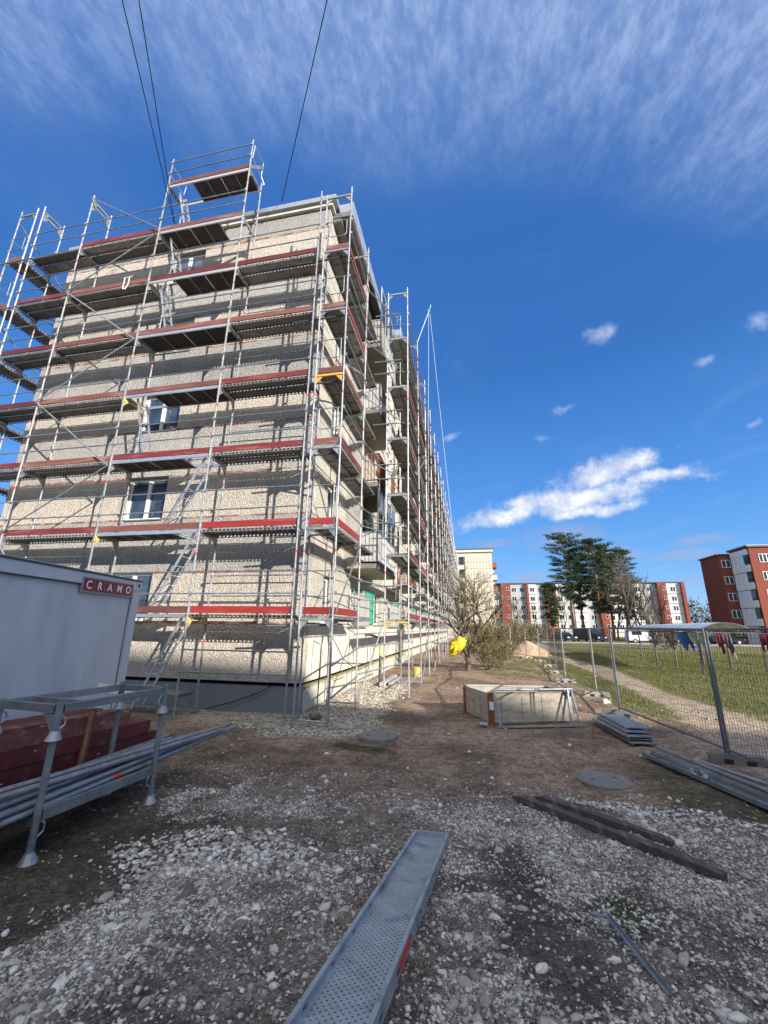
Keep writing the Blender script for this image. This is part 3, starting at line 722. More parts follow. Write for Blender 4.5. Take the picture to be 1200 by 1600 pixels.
for j in range(9):
    y0 = 12.7+6.8*j
    for k in range(1, 5):
        z = FL[k]
        def sm():
            b = MB(); b.box((0, 0, -.16), (BD, BW, -.002), M_CONCD); b.box((.03, .03, -.175), (BD-.05, BW-.03, -.161), M_SOFF)
            return b.mesh('balcony')
        o = obj('balcony', cached('balc', sm), bld, wp(bld, (WX+.004, y0, z)))
        kd = kinds[k] if j == 0 else kinds[(j*5+k*3) % 12]; m = kmat[kd]
        if kd == 'brown':
            a = cached(('br', BW), lambda: bar_panel(BW, .95, M_RUST)); e_ = cached(('br', BD), lambda: bar_panel(BD-.05, .95, M_RUST)); nm_ = 'railing'
        else:
            a = cached(('sl', BW, kd), lambda: slat_panel(BW, .95, m)); e_ = cached(('sl', BD, kd), lambda: slat_panel(BD-.05, .95, m)); nm_ = 'parapet_panel'
        obj(nm_, a, o, (BD-.02, .0, .06), rz=R(90)); obj(nm_, e_, o, (.0, .02, .06), rz=0); obj(nm_, e_, o, (.0, BW-.03, .06), rz=0)
        if (j+k) % 3 == 1:   # glazed-in balcony
            gl = MB()
            for q_ in range(5): gl.box((BD-.04, .02+q_*.79, 1.06), (BD-.0, .07+q_*.76, 2.52), M_WHITED)
            gl.box((BD-.04, .0, 2.52), (BD, BW, 2.58), M_WHITED); gl.box((BD-.025, .08, 1.08), (BD-.015, BW-.08, 2.5), M_GLASSD)
            obj('glazing', gl, o)
    # side wing walls between the stacks
    box_part('wing_wall', (WX+.003, y0-.14, 3.75), (WX+.55, y0-.02, 15.0), M_CREAM if j else M_CONC, bld)
    obj('railing', cached(('gfr',), lambda: (lambda b: ([b.box((i*.135, 0, 0), (i*.135+.05, .02, 1.0), M_WHITED) for i in range(19)], b.box((-.02, -.01, 1.001), (2.5, .03, 1.04), M_GALV), b.box((-.02, -.01, -.04), (2.5, .03, -.001), M_GALV), b)[-1])(MB()).mesh('railing')), bld, wp(bld, (WX+.16, y0+.4, 2.0)), rz=R(90))
    if j < 4: obj('window_panel', cached(('gpan',), lambda: (lambda b: (b.box((0, 0, 0), (1.35, .02, 1.22), M_GREEN), b.box((.64, .0201, 0), (.70, .03, 1.22), M_WHITE), b.box((0, .0201, 1.16), (1.35, .03, 1.22), M_WHITE), b)[-1])(MB()).mesh('window_panel')), bld, wp(bld, (WX+.05, y0+2.75, 2.06)), rz=R(90))
    if j == 0: obj('window_panel', cached(('gpan',), None), bld, wp(bld, (WX+.05, y0+3.25, 4.84)), rz=R(90))
# things along the base of the wall
bm = MB()
pts = [(-4.6, WY-.0, .62), (-4.9, WY-.02, .45), (-5.6, WY-.03, .2), (-6.2, WY-.1, .05)]
bm.path(pts, .012, M_BLACK, 5); tag(obj('cable', bm), 'black cable sagging down the grey plinth of the end wall', 'cable')
bm = MB(); bm.path([(-3.62, 10.0, .2), (-3.6, 10.0, 1.4), (-3.55, 10.02, 1.75), (-3.45, 10.4, 1.7), (-3.3, 10.9, 1.15), (-3.1, 11.6, .8), (-2.9, 12.5, .9)], .012, M_DKST, 6)
tag(obj('cable', bm), 'thin grey cable looped from the building corner along the sunlit wall', 'cable')
x, y = np.array([-3.62]), np.array([9.75])
V, F = ico(2); V = V*(1+(fbm(V[:, 0]*1.7, V[:, 1]*1.7+V[:, 2]*2, 3, 5)-.5)[:, None]*.7)*np.array([.14, .11, .09]); me = np_mesh('concrete_block', V, F); me.materials.append(M_CONCD)
tag(obj('concrete_lump', me, None, (-3.38, 9.25, .09)), 'dark broken lump of concrete on the rubble at the building corner', 'concrete lump')
# lightning rod wire from the lump
bm = MB(); bm.tube((-3.36, 9.28, .2), (-3.4, 9.5, 1.75), .010, M_DKST, n=6); tag(obj('metal_rod', bm), 'thin upright steel rod standing in the broken concrete lump', 'rod')

# ------------------------------------------------------------------ scaffolds
LEV = lambda k: 2.15+2*(k-1)
def standard(parent, x, y, zt, out, nlev, z0=.04):
    """one upright: tube, sleeve joints, wedge heads for the guard rails, red marks"""
    key = ('std', round(zt-z0, 2), out, nlev)
    def mk():
        b = MB(); b.tube((0, 0, 0), (0, 0, zt-z0), .0245, M_GALV, n=8)
        for k in range(1, nlev+1):
            z = LEV(k)-z0
            if z+.2 < zt-z0: b.tube((0, 0, z+.02), (0, 0, z+.16), .029, M_GALV, n=8)
            if (k+int(zt*10)) % 2 == 0: b.tube((0, 0, z-.60), (0, 0, z-.53), .0255, M_RED, n=8)
            for d in (.5, 1.0):
                if z+d < zt-z0:
                    ox, oy = out[0]*.045, out[1]*.045
                    b.box((ox-.022, oy-.022, z+d-.035), (ox+.022, oy+.022, z+d+.045), M_GALV)
        b.tube((0, 0, -.02), (0, 0, .22), .019, M_GALVD, n=8)
        b.box((-.07, -.07, -.045), (.07, .07, -.03), M_GALVD)
        b.box((-.055, -.012, .10), (.055, .012, .13), M_GALVD)
        return b.mesh('standard', False)
    return obj('standard', cached(key, mk), parent, wp(parent, (x, y, z0)))
def transom(parent, p, q, m=None):
    m = m or M_GALV; p = Vector(p); q = Vector(q); L = round((q-p).length, 3)
    def mk():
        b = MB(); b.bar((.02, 0, 0), (L-.02, 0, 0), .05, .05, m)
        for s_1, x0 in ((1, .03), (-1, L-.03)):
            for t_ in (-.004,):
                pts = [(x0, t_, -.028), (x0+s_1*.17, t_, -.028), (x0, t_, -.22)]
                pts2 = [(a, b_+.008, c_1) for a, b_, c_1 in pts]
                b.quad(pts, m); b.quad(pts2[::-1], m); b.quad([pts[1], pts2[1], pts2[2], pts[2]], m)
        return b.mesh('transom')
    return obj('transom', cached(('tr', L, m.name), mk), parent, wp(parent, p), rz=math.atan2(q.y-p.y, q.x-p.x))
def steel_plank_mesh(L, w=.32):
    def mk():
        b = MB(); m = M_PLK
        b.box((.02, -w/2, .03), (L-.02, w/2, .036), m)
        for sy in (-1, 1):
            y0, y1 = (sy*w/2-.003, sy*w/2+.003)
            b.box((.02, y0, .024), (L-.02, y1, .029), m); b.box((.02, y0, -.032), (L-.02, y1, -.017), m)
            n = int(L/.105); st = (L-.04)/n
            for i in range(n+1):
                x = .02+i*st; b.box((max(.02, x-.022), y0, -.0169), (min(L-.02, x+.022), y1, .0239), m)
            yy_ = (sy*(w/2-.012)); b.box((.02, yy_-.007, -.036), (L-.02, yy_+.007, -.033), m)
        for i in range(1, 4): b.box((L*i/4-.02, -w/2+.01, .014), (L*i/4+.02, w/2-.01, .029), m)
        b.box((.0, -w/2, -.03), (.02, w/2, .036), m); b.box((L-.02, -w/2, -.03), (L, w/2, .036), m)
        return b.mesh('deck_plank')
    return cached(('sp', L, w), mk)
def platform_mesh(L, hatch):
    """plywood platform in an aluminium frame with an open hatch at one end ('L'/'R'/None)"""
    def mk():
        b = MB(); w = .66
        for sy in (-1, 1): b.box((0, sy*w/2-.018, -.04), (L, sy*w/2+.018, .04), M_ALU)
        x0, x1 = .03, L-.03
        if hatch == 'L': x0 = .85
        if hatch == 'R': x1 = L-.85
        if hatch: b.box((x0 if hatch == 'L' else .03, -w/2+.02, .022), (x1 if hatch == 'R' else L-.03, w/2-.02, .034), M_PLYD)
        else: b.box((.03, -w/2+.02, .022), (L-.03, w/2-.02, .034), M_PLYD)
        n = 4
        for i in range(n+1):
            x = x0+(x1-x0)*i/n if i else x0
            b.box((x-.014, -w/2+.019, -.02), (x+.014, w/2-.019, .0215), M_ALU if i in (2,) else M_GALVD)
        for x in (0, L-.03): b.box((x, -w/2, -.038), (x+.03, w/2, .03), M_GALVD)
        return b.mesh('deck_platform')
    return cached(('pl', L, hatch), mk)
def toe(parent, p, q, m):
    p = Vector(p); q = Vector(q); L = round((q-p).length, 2)
    def mk():
        b = MB(); b.box((.02, -.015, 0), (L-.02, .015, .155), m)
        for x in (.015, L-.045): b.box((x, -.019, .01), (x+.03, .019, .13), M_GALVD)
        return b.mesh('toe_board')
    o = obj('toe_board', cached(('toe', L, m.name), mk), parent, wp(parent, p), rz=math.atan2(q.y-p.y, q.x-p.x))
    o.rotation_euler.y = random.uniform(-.003, .003); o.location.z += random.uniform(-.006, .008); return o
def rail(parent, p, q, name='guard_rail', r=.017, m=None): return tube_part(name, p, q, r, m or M_GALVD, parent, n=6)
def ladder(parent, a, b_, w=.34, dirv=(0, 1, 0)):
    a = Vector(a); b_ = Vector(b_); L = (b_-a).length; d = (b_-a).normalized(); s1 = Vector(dirv)*w/2
    bb = MB()
    for s in (-1, 1): bb.bar(a+s1*s-a, b_+s1*s-a, .022, .055, M_ALU, upv=d.cross(Vector(dirv)))
    n = int(L/.27)
    for i in range(1, n+1):
        c_1 = d*(L*i/(n+.6)); bb.tube(c_1-s1, c_1+s1, .013, M_ALU, n=6)
    return obj('ladder', bb, parent, wp(parent, a))
YO, YI = 8.565, 9.30
PX = {'0': -3.79, 'a': -6.34, 'b': -9.33, 'c': -12.36, 'd': -14.47}
esc = empty('scaffold', (-9, 8.9, 0), 'tall scaffold across the pebble dashed end wall, with inner ladders and a raised top platform', 'scaffold', 'scaffolds around the apartment block')
for k, zt, zi in (('0', 14.45, 14.35), ('a', 17.40, 16.5), ('b', 17.38, 16.5), ('c', 16.50, 16.48), ('d', 16.50, 16.48)):
    standard(esc, PX[k], YO, zt, (0, -1), 8 if k in 'ab' else 7, .04); standard(esc, PX[k], YI, zi, (0, -1), 7, .05)
for k, n in (('0', 6), ('a', 8), ('b', 8), ('c', 8), ('d', 8)):
    for l in range(1, n+1):
        yl = (k == 'b' and l in (2, 4)) or (k == 'a' and l == 1)
        transom(esc, (PX[k], YO, LEV(l)-.06), (PX[k], YI, LEV(l)-.06), M_YEL if yl and l != 7 else None)
        if yl:
            bm = MB(); bm.box((-.03, -.045, -.1), (.03, .03, .03), M_YEL); bm.quad([(.032, 0, -.2), (.032, .16, .0), (.032, 0, .0)], M_YEL); bm.quad([(.028, 0, -.2), (.028, 0, .0), (.028, .16, .0)], M_YEL)
            obj('coupler', bm, esc, wp(esc, (PX[k], YO+.03, LEV(l)-.06)))
hatches = {1: 'R', 2: 'R', 3: 'R', 4: 'L', 5: None, 6: 'L', 7: 'R', 8: 'L'}
bays = [('a', '0', range(1, 7), 'steel'), ('b', 'a', range(1, 9), 'ply'), ('c', 'b', range(1, 8), 'steel'), ('d', 'c', range(1, 8), 'steel')]
for l_, r_, levs, kind in bays:
    x0, x1 = PX[l_], PX[r_]; L = round(x1-x0-.06, 3)
    for l in levs:
        z = LEV(l)
        if kind == 'steel':
            for y in (YO+.20, YI-.20+.02): obj('deck_plank', steel_plank_mesh(L), esc, wp(esc, (x0+.03, y, z+random.uniform(-.004, .004))))
        else: obj('deck_platform', platform_mesh(L, hatches[l]), esc, wp(esc, (x0+.03, (YO+YI)/2, z)))
        if not (l_ == 'd' and l == 7):
            m = M_TOEB if (kind == 'ply' and l in (1, 4, 5, 8, 2)) else (M_TOER if (l in (1, 2) and l_ == 'a') or (l == 1) else M_TOE)
            if m is M_TOE and random.random() < .3: m = M_TOEB
            toe(esc, (x0, YO+.03, z+.06), (x1, YO+.03, z+.06), m)
        for d in (.5, 1.0):
            rail(esc, (x0+.02, YO-.045, z+d), (x1-.02, YO-.045, z+d))
    if l_ == 'd':
        pass
for d in (.96, 1.42): rail(esc, (PX['a'], YO-.045, d), (PX['0'], YO-.045, d))
for d in (.5, 1.0):
    for l in (1, 3, 5): rail(esc, (PX['a'], YI+.03, LEV(l)+d), (PX['0'], YI+.03, LEV(l)+d))
# zigzag braces in the third bay, outer face
for (la, ka), (lb, kb) in ((( .35, 'b'), (2, 'c')), ((2, 'c'), (3, 'b')), ((4, 'c'), (3, 'b')), ((4, 'c'), (5, 'b')), ((6, 'c'), (5, 'b')), ((6, 'c'), (7, 'b')), ((8, 'c'), (7, 'b'))):
    za = LEV(la)+.12 if la < 8 else 16.3; zb = LEV(lb)-.12 if la < 8 else LEV(lb)+.1
    rail(esc, (PX[ka], YO-.07, za), (PX[kb], YO-.07, zb), 'diagonal_brace', .021, M_GALV)
# ladders inside bay two
for l, sd in ((0, 'R'), (1, 'R'), (2, 'R'), (3, 'L'), (5, 'L'), (6, 'L'), (7, 'L')):
    zb = LEV(l)+.04 if l else .12; zt = LEV(l+1)+.0
    xt = PX['a']-.25 if sd == 'R' else PX['b']+.28; xb = xt-1.0 if sd == 'R' else xt+.55
    ladder(esc, (xb, YO+.36, zb), (xt, YO+.36, zt+.02))
# starting platform by the ladder foot
bm = MB(); bm.box((0, 0, 0), (1.9, .62, .05), M_GALVD); obj('deck_platform', bm, esc, wp(esc, (-8.3, YO+.05, .42)))
for x in (-8.25, -6.45): rail(esc, (x, YO+.05, .40), (x, YI, .40), 'transom', .02)
# raised frame at the very top with folded end frame
z = LEV(8)
bm = MB()
bm.bar((0, 0, .05), (.0, .72, 1.02), .05, .09, M_GALVD); bm.path([(0, .08, .55), (0, .66, .55), (0, .70, 1.2), (0, .14, 1.2), (0, .08, .55)], .015, M_ALU); bm.path([(0, .66, .55), (.06, .8, .35), (.02, .72, .2)], .014, M_ALU)
obj('end_frame', bm, esc, wp(esc, (PX['a'], YO, z)))
bm = MB(); bm.path([(0, .05, .5), (0, .68, .5), (0, .72, .95), (0, .08, .95)], .014, M_ALU); obj('end_frame', bm, esc, wp(esc, (PX['b'], YO, z)))
for k in ('c', 'd'):
    for dy in (YI,): pass
    transom(esc, (PX[k], YO, 16.28), (PX[k], YI, 16.28))
# short tie tubes at the corner, between the two scaffolds
for l in range(1, 7):
    tube_part('tie_tube', (PX['0']-.62, YO+.10, LEV(l)-.20), (-3.0+.2, YO+.14, LEV(l)-.16), .024, M_DKST if l > 1 else M_GALVD, esc)
    bm = MB(); bm.box((-.045, -.05, -.045), (.045, .05, .045), M_DKST); obj('coupler', bm, esc, wp(esc, (PX['0'], YO+.06, LEV(l)-.19)))
# folding hook hung on a toe board
bm = MB(); bm.path([(-.02, 0, .14), (.30, 0, .17)], .014, M_WHITE, 5); bm.path([(.03, 0, .14), (.03, 0, -.28), (.12, 0, -.30), (.2, 0, -.12), (.2, 0, .15)], .014, M_WHITE, 5)
tag(obj('hook', bm, None, (-10.2, YO-.06, LEV(6)+.12)), 'white wire bracket hooked over the second maroon toe board from the top', 'bracket')

# scaffold along the sunlit long side
lsc = empty('scaffold', (-2.2, 40, 0), 'long scaffold receding along the sunlit balcony side of the block', 'scaffold', 'scaffolds around the apartment block')
frames = [(-3.6, -2.86, 8.565), (-3.6, -2.86, 10.65)]+[(-2.52, -1.79, 12.48+3.07*k) for k in range(21)]
for i, (xi, xo, y) in enumerate(frames):
    zb = .05
    if i == 0: standard(lsc, xi, y, 14.25, (1, 0), 7, .05); standard(lsc, xo, y, 14.40, (1, 0), 7, .05)
    elif i == 1: standard(lsc, xi, y, 14.25, (1, 0), 7, .05); standard(lsc, xo, y, 14.45, (1, 0), 7, .04)
    else: standard(lsc, xi, y, 14.22+.14*(i > 2), (1, 0), 7, .05); standard(lsc, xo, y, 14.35, (1, 0), 7, .05)
    for l in range(1, 8):
        transom(lsc, (xi, y, LEV(l)-.05), (xo, y, LEV(l)-.05), M_ORG if (i == 0 and l == 4) else (M_YEL if i == 2 and l == 1 else None))
for l in range(1, 7):
    z = LEV(l)
    for i in range(len(frames)-1):
        xi, xo, y0 = frames[i]; y1 = frames[i+1][2]
        if i == 1: xa, xb = -3.6, -2.86; y1 -= .02
        else: xa, xb = xi, xo
        L = round(y1-y0-.06, 3); me = steel_plank_mesh(L)
        for x in (xa+.20, xb-.20+.0):
            obj('deck_plank', me, lsc, wp(lsc, (x, y0+.03, z+random.uniform(-.004, .004))), rz=R(90))
        if i != 1:
            toe(lsc, (xb-.03, y0, z+.06), (xb-.03, y1, z+.06), M_TOER if (l < 3 and i < 1) else random.choice([M_TOE, M_TOE, M_TOEB]))
        if i > 1: rail(lsc, (xa-.03, y0+.02, z+1.0), (xa-.03, y1-.02, z+1.0), 'inner_rail')
        for d in (.5, 1.0):
            if i == 1:
                if d == .5: rail(lsc, (-2.82, y0, z+d), (-1.9, y1+.02, z+d))
                else: rail(lsc, (-2.82, y0, z+d), (-2.5, y1+.02, z+d))
            else: rail(lsc, (xb+.045, y0+.02, z+d), (xb+.045, y1-.02, z+d))
    # end guards: rounded U frames at the first frame, toe board across, tubes at the step-out
    bm = MB(); a0, a1 = .03, .70
    bm.path([(a0, 0, .98), (a1, 0, .98)], .014, M_GALVD, 6)
    bm.path([(a0+.14, 0, .97), (a0+.14, 0, .48), (a0+.18, 0, .43), (a1-.1, 0, .43), (a1-.05, 0, .48), (a1-.05, 0, .97)], .013, M_GALVD, 6)
    obj('end_guard', bm, lsc, wp(lsc, (-3.6, 8.53, z)))
    toe(lsc, (-3.58, 8.60, z+.05), (-2.90, 8.60, z+.05), M_TOER if l < 3 else M_TOEB)
    for d in (.52, 1.02): tube_part('end_guard', (-2.98, 12.42, z+d), (-2.02, 12.43, z+d), .022, M_GALVD, lsc)
    bm = MB(); bm.path([(0, 0, .02), (0, 0, .9), (-.12, 0, .9), (-.12, 0, .6)], .013, M_GALV, 5); obj('end_guard', bm, lsc, wp(lsc, (-2.05, 12.42, z)))
for y in (8.62, 10.6, 12.5): pass
rail(lsc, (-2.84, 8.6, 1.18), (-2.84, 10.62, 1.42), 'ledger', .022, M_GALV); rail(lsc, (-2.84, 8.6, .55), (-2.84, 10.62, .75), 'ledger', .022, M_GALV)
rail(lsc, (-2.84, 10.65, 1.45), (-1.9, 14.4, 1.5), 'ledger', .02, M_GALV); rail(lsc, (-2.84, 10.65, .8), (-1.9, 14.4, .9), 'ledger', .02, M_GALV)
rail(lsc, (-3.5, 8.6, .12), (-2.86, 8.6, .10), 'ledger', .02, M_GALV); rail(lsc, (-2.86, 10.62, .14), (-3.55, 10.62, .14), 'ledger', .02, M_GALV)
rail(lsc, (-2.83, 10.68, .12), (-2.56, 12.4, 2.02), 'diagonal_brace', .024, M_GALV)
rail(lsc, (-2.84, 10.6, LEV(2)-.1), (-2.84, 8.7, LEV(1)+.1), 'diagonal_brace', .019, M_GALVD)
rail(lsc, (-3.62, 8.6, LEV(3)-.1), (-3.62, 10.6, LEV(2)+.1), 'diagonal_brace', .02, M_GALV)
rail(lsc, (-2.86, 8.65, LEV(4)+.3), (-2.86, 10.6, LEV(4)+1.25), 'diagonal_brace', .024, M_ALU)
for k, i in enumerate((3, 8, 13, 18)):
    for l in range(0, 7):
        ya, yb = frames[i][2], frames[i+1][2]
        if l % 2: ya, yb = yb, ya
        rail(lsc, (-1.74, ya, (LEV(l) if l else .1)+.05), (-1.74, yb, LEV(l+1)-.1), 'diagonal_brace', .02, M_GALV)
for i in range(2, 22, 4):
    for d in (.45, 1.1): rail(lsc, (-1.76, frames[i][2], d), (-1.76, frames[i+1][2], d), 'ledger', .02, M_GALV)
for i in range(3, 21, 3):
    tube_part('base_ledger', (-2.5, frames[i][2], .1), (-1.8, frames[i][2], .1), .02, M_GALV, lsc)
# sheets of foil hanging at the first balcony stack
for k, l in enumerate((3, 4, 5)):
    bm = MB(); n = 8; P_ = [[(.02*math.sin(i*2.1+j), i*.16, -.9*j+(.1*math.sin(i+k))) for j in range(3)] for i in range(n)]
    for i in range(n-1):
        for j in range(2): bm.quad([P_[i][j], P_[i+1][j], P_[i+1][j+1], P_[i][j+1]], M_WHITED)
    tag(obj('plastic_sheet', bm, None, (-2.62, 12.75, LEV(l+1)-.25)), ['white plastic sheet hung behind the first long scaffold tower, lowest of three', 'white plastic sheet hung behind the first long scaffold tower, middle of three', 'white plastic sheet hung behind the first long scaffold tower, highest of three'][k], 'plastic sheet', 'plastic sheets on the long scaffold')
# hoist arm with two ropes
hz_ = empty('hoist', (-1.79, 15.55, 14.2), 'small pulley arm with two pale ropes reaching out from the top of the long scaffold', 'hoist')
tube_part('arm', (-1.79, 15.55, 14.3), (-1.25, 15.75, 16.1), .024, M_GALV, hz_)
bm = MB(); bm.box((-.05, -.03, -.12), (.05, .03, .08), M_GREEN); bm.tube((0, 0, -.1), (.08, .0, .3), .02, M_GALV); obj('pulley', bm, hz_, wp(hz_, (-1.25, 15.75, 16.1)))
M_ROPE = mat('pale_rope', (.62, .66, .70), .8, 0, 0)
rail(hz_, (-1.27, 15.75, 16.0), (-1.55, 16.0, 3.), 'rope', .007, M_ROPE); rail(hz_, (-1.22, 15.78, 16.0), (-.5, 17.2, 5.), 'rope', .007, M_ROPE)

# scaffold on the far long side, seen past the left corner
rsc = empty('scaffold', (-15.1, 14, 0), 'tube scaffold turning the far left corner of the block, seen against the sky', 'scaffold', 'scaffolds around the apartment block')
fr = [(-15.51, -14.78, 8.565+3.07*k) for k in range(6)]
for i, (xo, xi, y) in enumerate(fr):
    standard(rsc, xo, y, 16.5, (-1, 0), 7, .05); standard(rsc, xi, y, 16.5, (-1, 0), 7, .04)
    for l in range(1, 9): transom(rsc, (xo, y, LEV(l)-.05+(.15 if l == 8 else 0)), (xi, y, LEV(l)-.05+(.15 if l == 8 else 0)))
for l in range(1, 8):
    z = LEV(l)
    for i in range(5):
        y0, y1 = fr[i][2], fr[i+1][2]; L = round(y1-y0-.06, 3)
        for x in (-15.31, -14.97): obj('deck_plank', steel_plank_mesh(L), rsc, wp(rsc, (x, y0+.03, z)), rz=R(90))
        toe(rsc, (-15.48, y0, z+.06), (-15.48, y1, z+.06), M_TOE)
        for d in (.5, 1.0): rail(rsc, (-15.55, y0, z+d), (-15.55, y1, z+d))
    toe(rsc, (-15.49, 8.60, z+.05), (-14.80, 8.60, z+.05), M_TOEB)
    tube_part('tie_tube', (-15.6, 8.50, z-.12), (-14.2, 8.50, z-.12), .024, M_GALVD, rsc)
    bm = MB(); bm.path([(.03, 0, .98), (.70, 0, .98)], .014, M_GALVD, 6); bm.path([(.1, 0, .97), (.1, 0, .45), (.62, 0, .45), (.62, 0, .97)], .013, M_GALVD, 6)
    obj('end_guard', bm, rsc, wp(rsc, (-15.51, 8.52, z)))
    rail(rsc, (-15.55, fr[l % 2][2], z+.1), (-15.55, fr[1-l % 2][2], z+1.9), 'diagonal_brace', .02, M_GALV)

# ------------------------------------------------------------------ site container
CA = R(-79.38); CX, CY = -6.07, 6.75
cont = empty('site_container', (CX, CY, 0), 'grey steel site container with a red lettered sign, standing in the shade at left', 'container', rz=CA)
# local x runs along the long face towards the camera side, local -y is away into the container: build with y<0 outside? keep y>0 = outside
CL, CH, CD = 6.0, 2.77, 2.4
sgn = -1   # interior lies at negative side of local y for this rotation
bm = MB(); bm.box((.20, -CD+.12, .22), (CL-.2, -.035, CH-.24), M_CONT)
obj('body', bm, cont)
bm = MB()
for x in (0, CL-.2):
    bm.box((x, -.2, .0), (x+.2, 0, CH-.23), M_CONTF); bm.box((x, -CD, .0), (x+.2, -CD+.2, CH-.23), M_CONTF)
bm.box((.201, -.16, 0), (CL-.201, -.001, .18), M_CONTF); bm.box((.201, -CD, 0), (CL-.201, -CD+.16, .18), M_CONTF)
bm.box((.0, -CD+.201, .02), (.16, -.201, .18), M_CONTF); bm.box((CL-.16, -CD+.201, .02), (CL, -.201, .18), M_CONTF)
obj('frame', bm, cont)
bm = MB()
bm.box((0, -CD, CH-.225), (CL, 0.004, CH-.06), M_CONTF); bm.box((-.012, -CD-.01, CH-.058), (CL+.01, .016, CH-.03), M_DKST); bm.box((.05, -CD+.05, CH-.029), (CL-.05, -.05, CH-.01), M_CONTF)
bm.box((.201, -.03, CH-.245), (CL-.201, -.0, CH-.231), M_DKST)
obj('roof', bm, cont)
for x in (0, CL-.18):
    bm = MB(); bm.box((x, -.16, CH-.2), (x+.16, .010, CH-.062), M_CONTF); bm.box((x+.055, .0101, CH-.16), (x+.10, .013, CH-.10), M_BLACK); obj('corner_casting', bm, cont)
bm = MB(); bm.box((.205, -.032, .19), (.222, -.030, CH-.25), M_DKST); bm.box((CL-.222, -.032, .19), (CL-.205, -.030, CH-.25), M_DKST)
obj('seam', bm, cont)
# sign: board > five tiles with their letters
sx0, sx1, sz0, sz1 = .245, 1.52, 2.415, 2.655
bm = MB(); bm.box((sx0, -.028, sz0), (sx1, .014, sz1), M_SIGNG); sgo = obj('sign', bm, cont)
tw = (sx1-sx0-.04)/5
for i, ch in enumerate('CRAMO'):
    xa = sx1-.025-i*tw      # reads left to right for a viewer outside: local x decreases
    bm = MB(); bm.box((xa-tw+.016, .0145, sz0+.025), (xa, .018, sz1-.025), M_SIGNR); obj('sign_tile', bm, sgo)
    cu = bpy.data.curves.new('letter', 'FONT'); cu.body = ch; cu.size = .175; cu.align_x = 'CENTER'; cu.extrude = .001; cu.offset = .004
    to = bpy.data.objects.new('tmp', cu); me = bpy.data.meshes.new_from_object(to); bpy.data.objects.remove(to)
    me.materials.clear(); me.materials.append(M_LET)
    lo = obj('letter', me, sgo, (xa-tw/2+.008, .0195, sz0+.06)); lo.rotation_euler = (R(90), 0, R(180))

# ------------------------------------------------------------------ stillage with tubes, lumber behind it
rk = empty('tube_rack', (-3.73, 4.05, 0), 'galvanised steel rack with flared feet holding loose scaffold tubes, beside the red boards', 'rack')
RP = [(-3.74, 3.44), (-3.64, 4.70), (-4.50, 3.50), (-4.30, 4.76)]
for i, (x, y) in enumerate(RP):
    b = MB(); zb = GZ(x, y)
    b.tube((0, 0, .05), (0, 0, 1.24), .030, M_GALVD, n=14)
    b.tube((0, 0, .0), (0, 0, .075), .075, M_GALV, r1=.034, n=16); b.tube((0, 0, .93), (0, 0, 1.005), .066, M_GALV, r1=.034, n=16)
    sx = 1
    b.path([(.0, .03, .30), (.0, .085, .26), (.0, .085, .20), (.0, .03, .17)] if i % 2 == 0 else [(.0, -.03, .30), (.0, -.085, .26), (.0, -.085, .20), (.0, -.03, .17)], .008, M_ALU, 6)
    b.path([(.0, .03, 1.13), (.0, .085, 1.09), (.0, .085, 1.04), (.0, .03, 1.01)] if i % 2 == 0 else [(.0, -.03, 1.13), (.0, -.085, 1.09), (.0, -.085, 1.04), (.0, -.03, 1.01)], .008, M_ALU, 6)
    obj('post', b, rk, wp(rk, (x, y, zb)))
def rbar(p, q, h=.07, w=.045, nm='top_rail'):
    b = MB(); p = Vector(p); q = Vector(q); b.bar((0, 0, 0), q-p, w, h, M_GALVD); obj(nm, b, rk, wp(rk, p))
zt_ = 1.19
e = .035
rbar((RP[0][0]+.003, RP[0][1]+e, zt_), (RP[1][0]-.003, RP[1][1]-e, zt_)); rbar((RP[2][0], RP[2][1]+e, zt_), (RP[3][0], RP[3][1]-e, zt_))
rbar((RP[0][0]-e, RP[0][1], zt_), (RP[2][0]+e, RP[2][1], zt_)); rbar((RP[1][0]-e, RP[1][1], zt_), (RP[3][0]+e, RP[3][1], zt_))
rbar((RP[0][0]-.06, RP[0][1]+.30, zt_+.002), (RP[2][0]+.06, RP[2][1]+.28, zt_+.002), .05, .04)
rbar((RP[0][0]+.003, RP[0][1]+e, .34), (RP[1][0]-.003, RP[1][1]-e, .34), .085, nm='bottom_rail'); rbar((RP[2][0], RP[2][1]+e, .34), (RP[3][0], RP[3][1]-e, .34), .085, nm='bottom_rail')
rbar((RP[0][0]-e, RP[0][1], .30), (RP[2][0]+e, RP[2][1], .30), nm='bottom_rail'); rbar((RP[1][0]-e, RP[1][1], .30), (RP[3][0]+e, RP[3][1], .30), nm='bottom_rail')
for x, y in ((RP[0][0], RP[0][1]),):
    bm = MB(); bm.quad([(-.03, -.01, 1.15), (-.16, -.01, 1.15), (-.03, -.01, .98)], M_GALVD); bm.quad([(-.03, .0, 1.15), (-.03, .0, .98), (-.16, .0, 1.15)], M_GALVD); obj('gusset', bm, rk, wp(rk, (x, y, 0)))
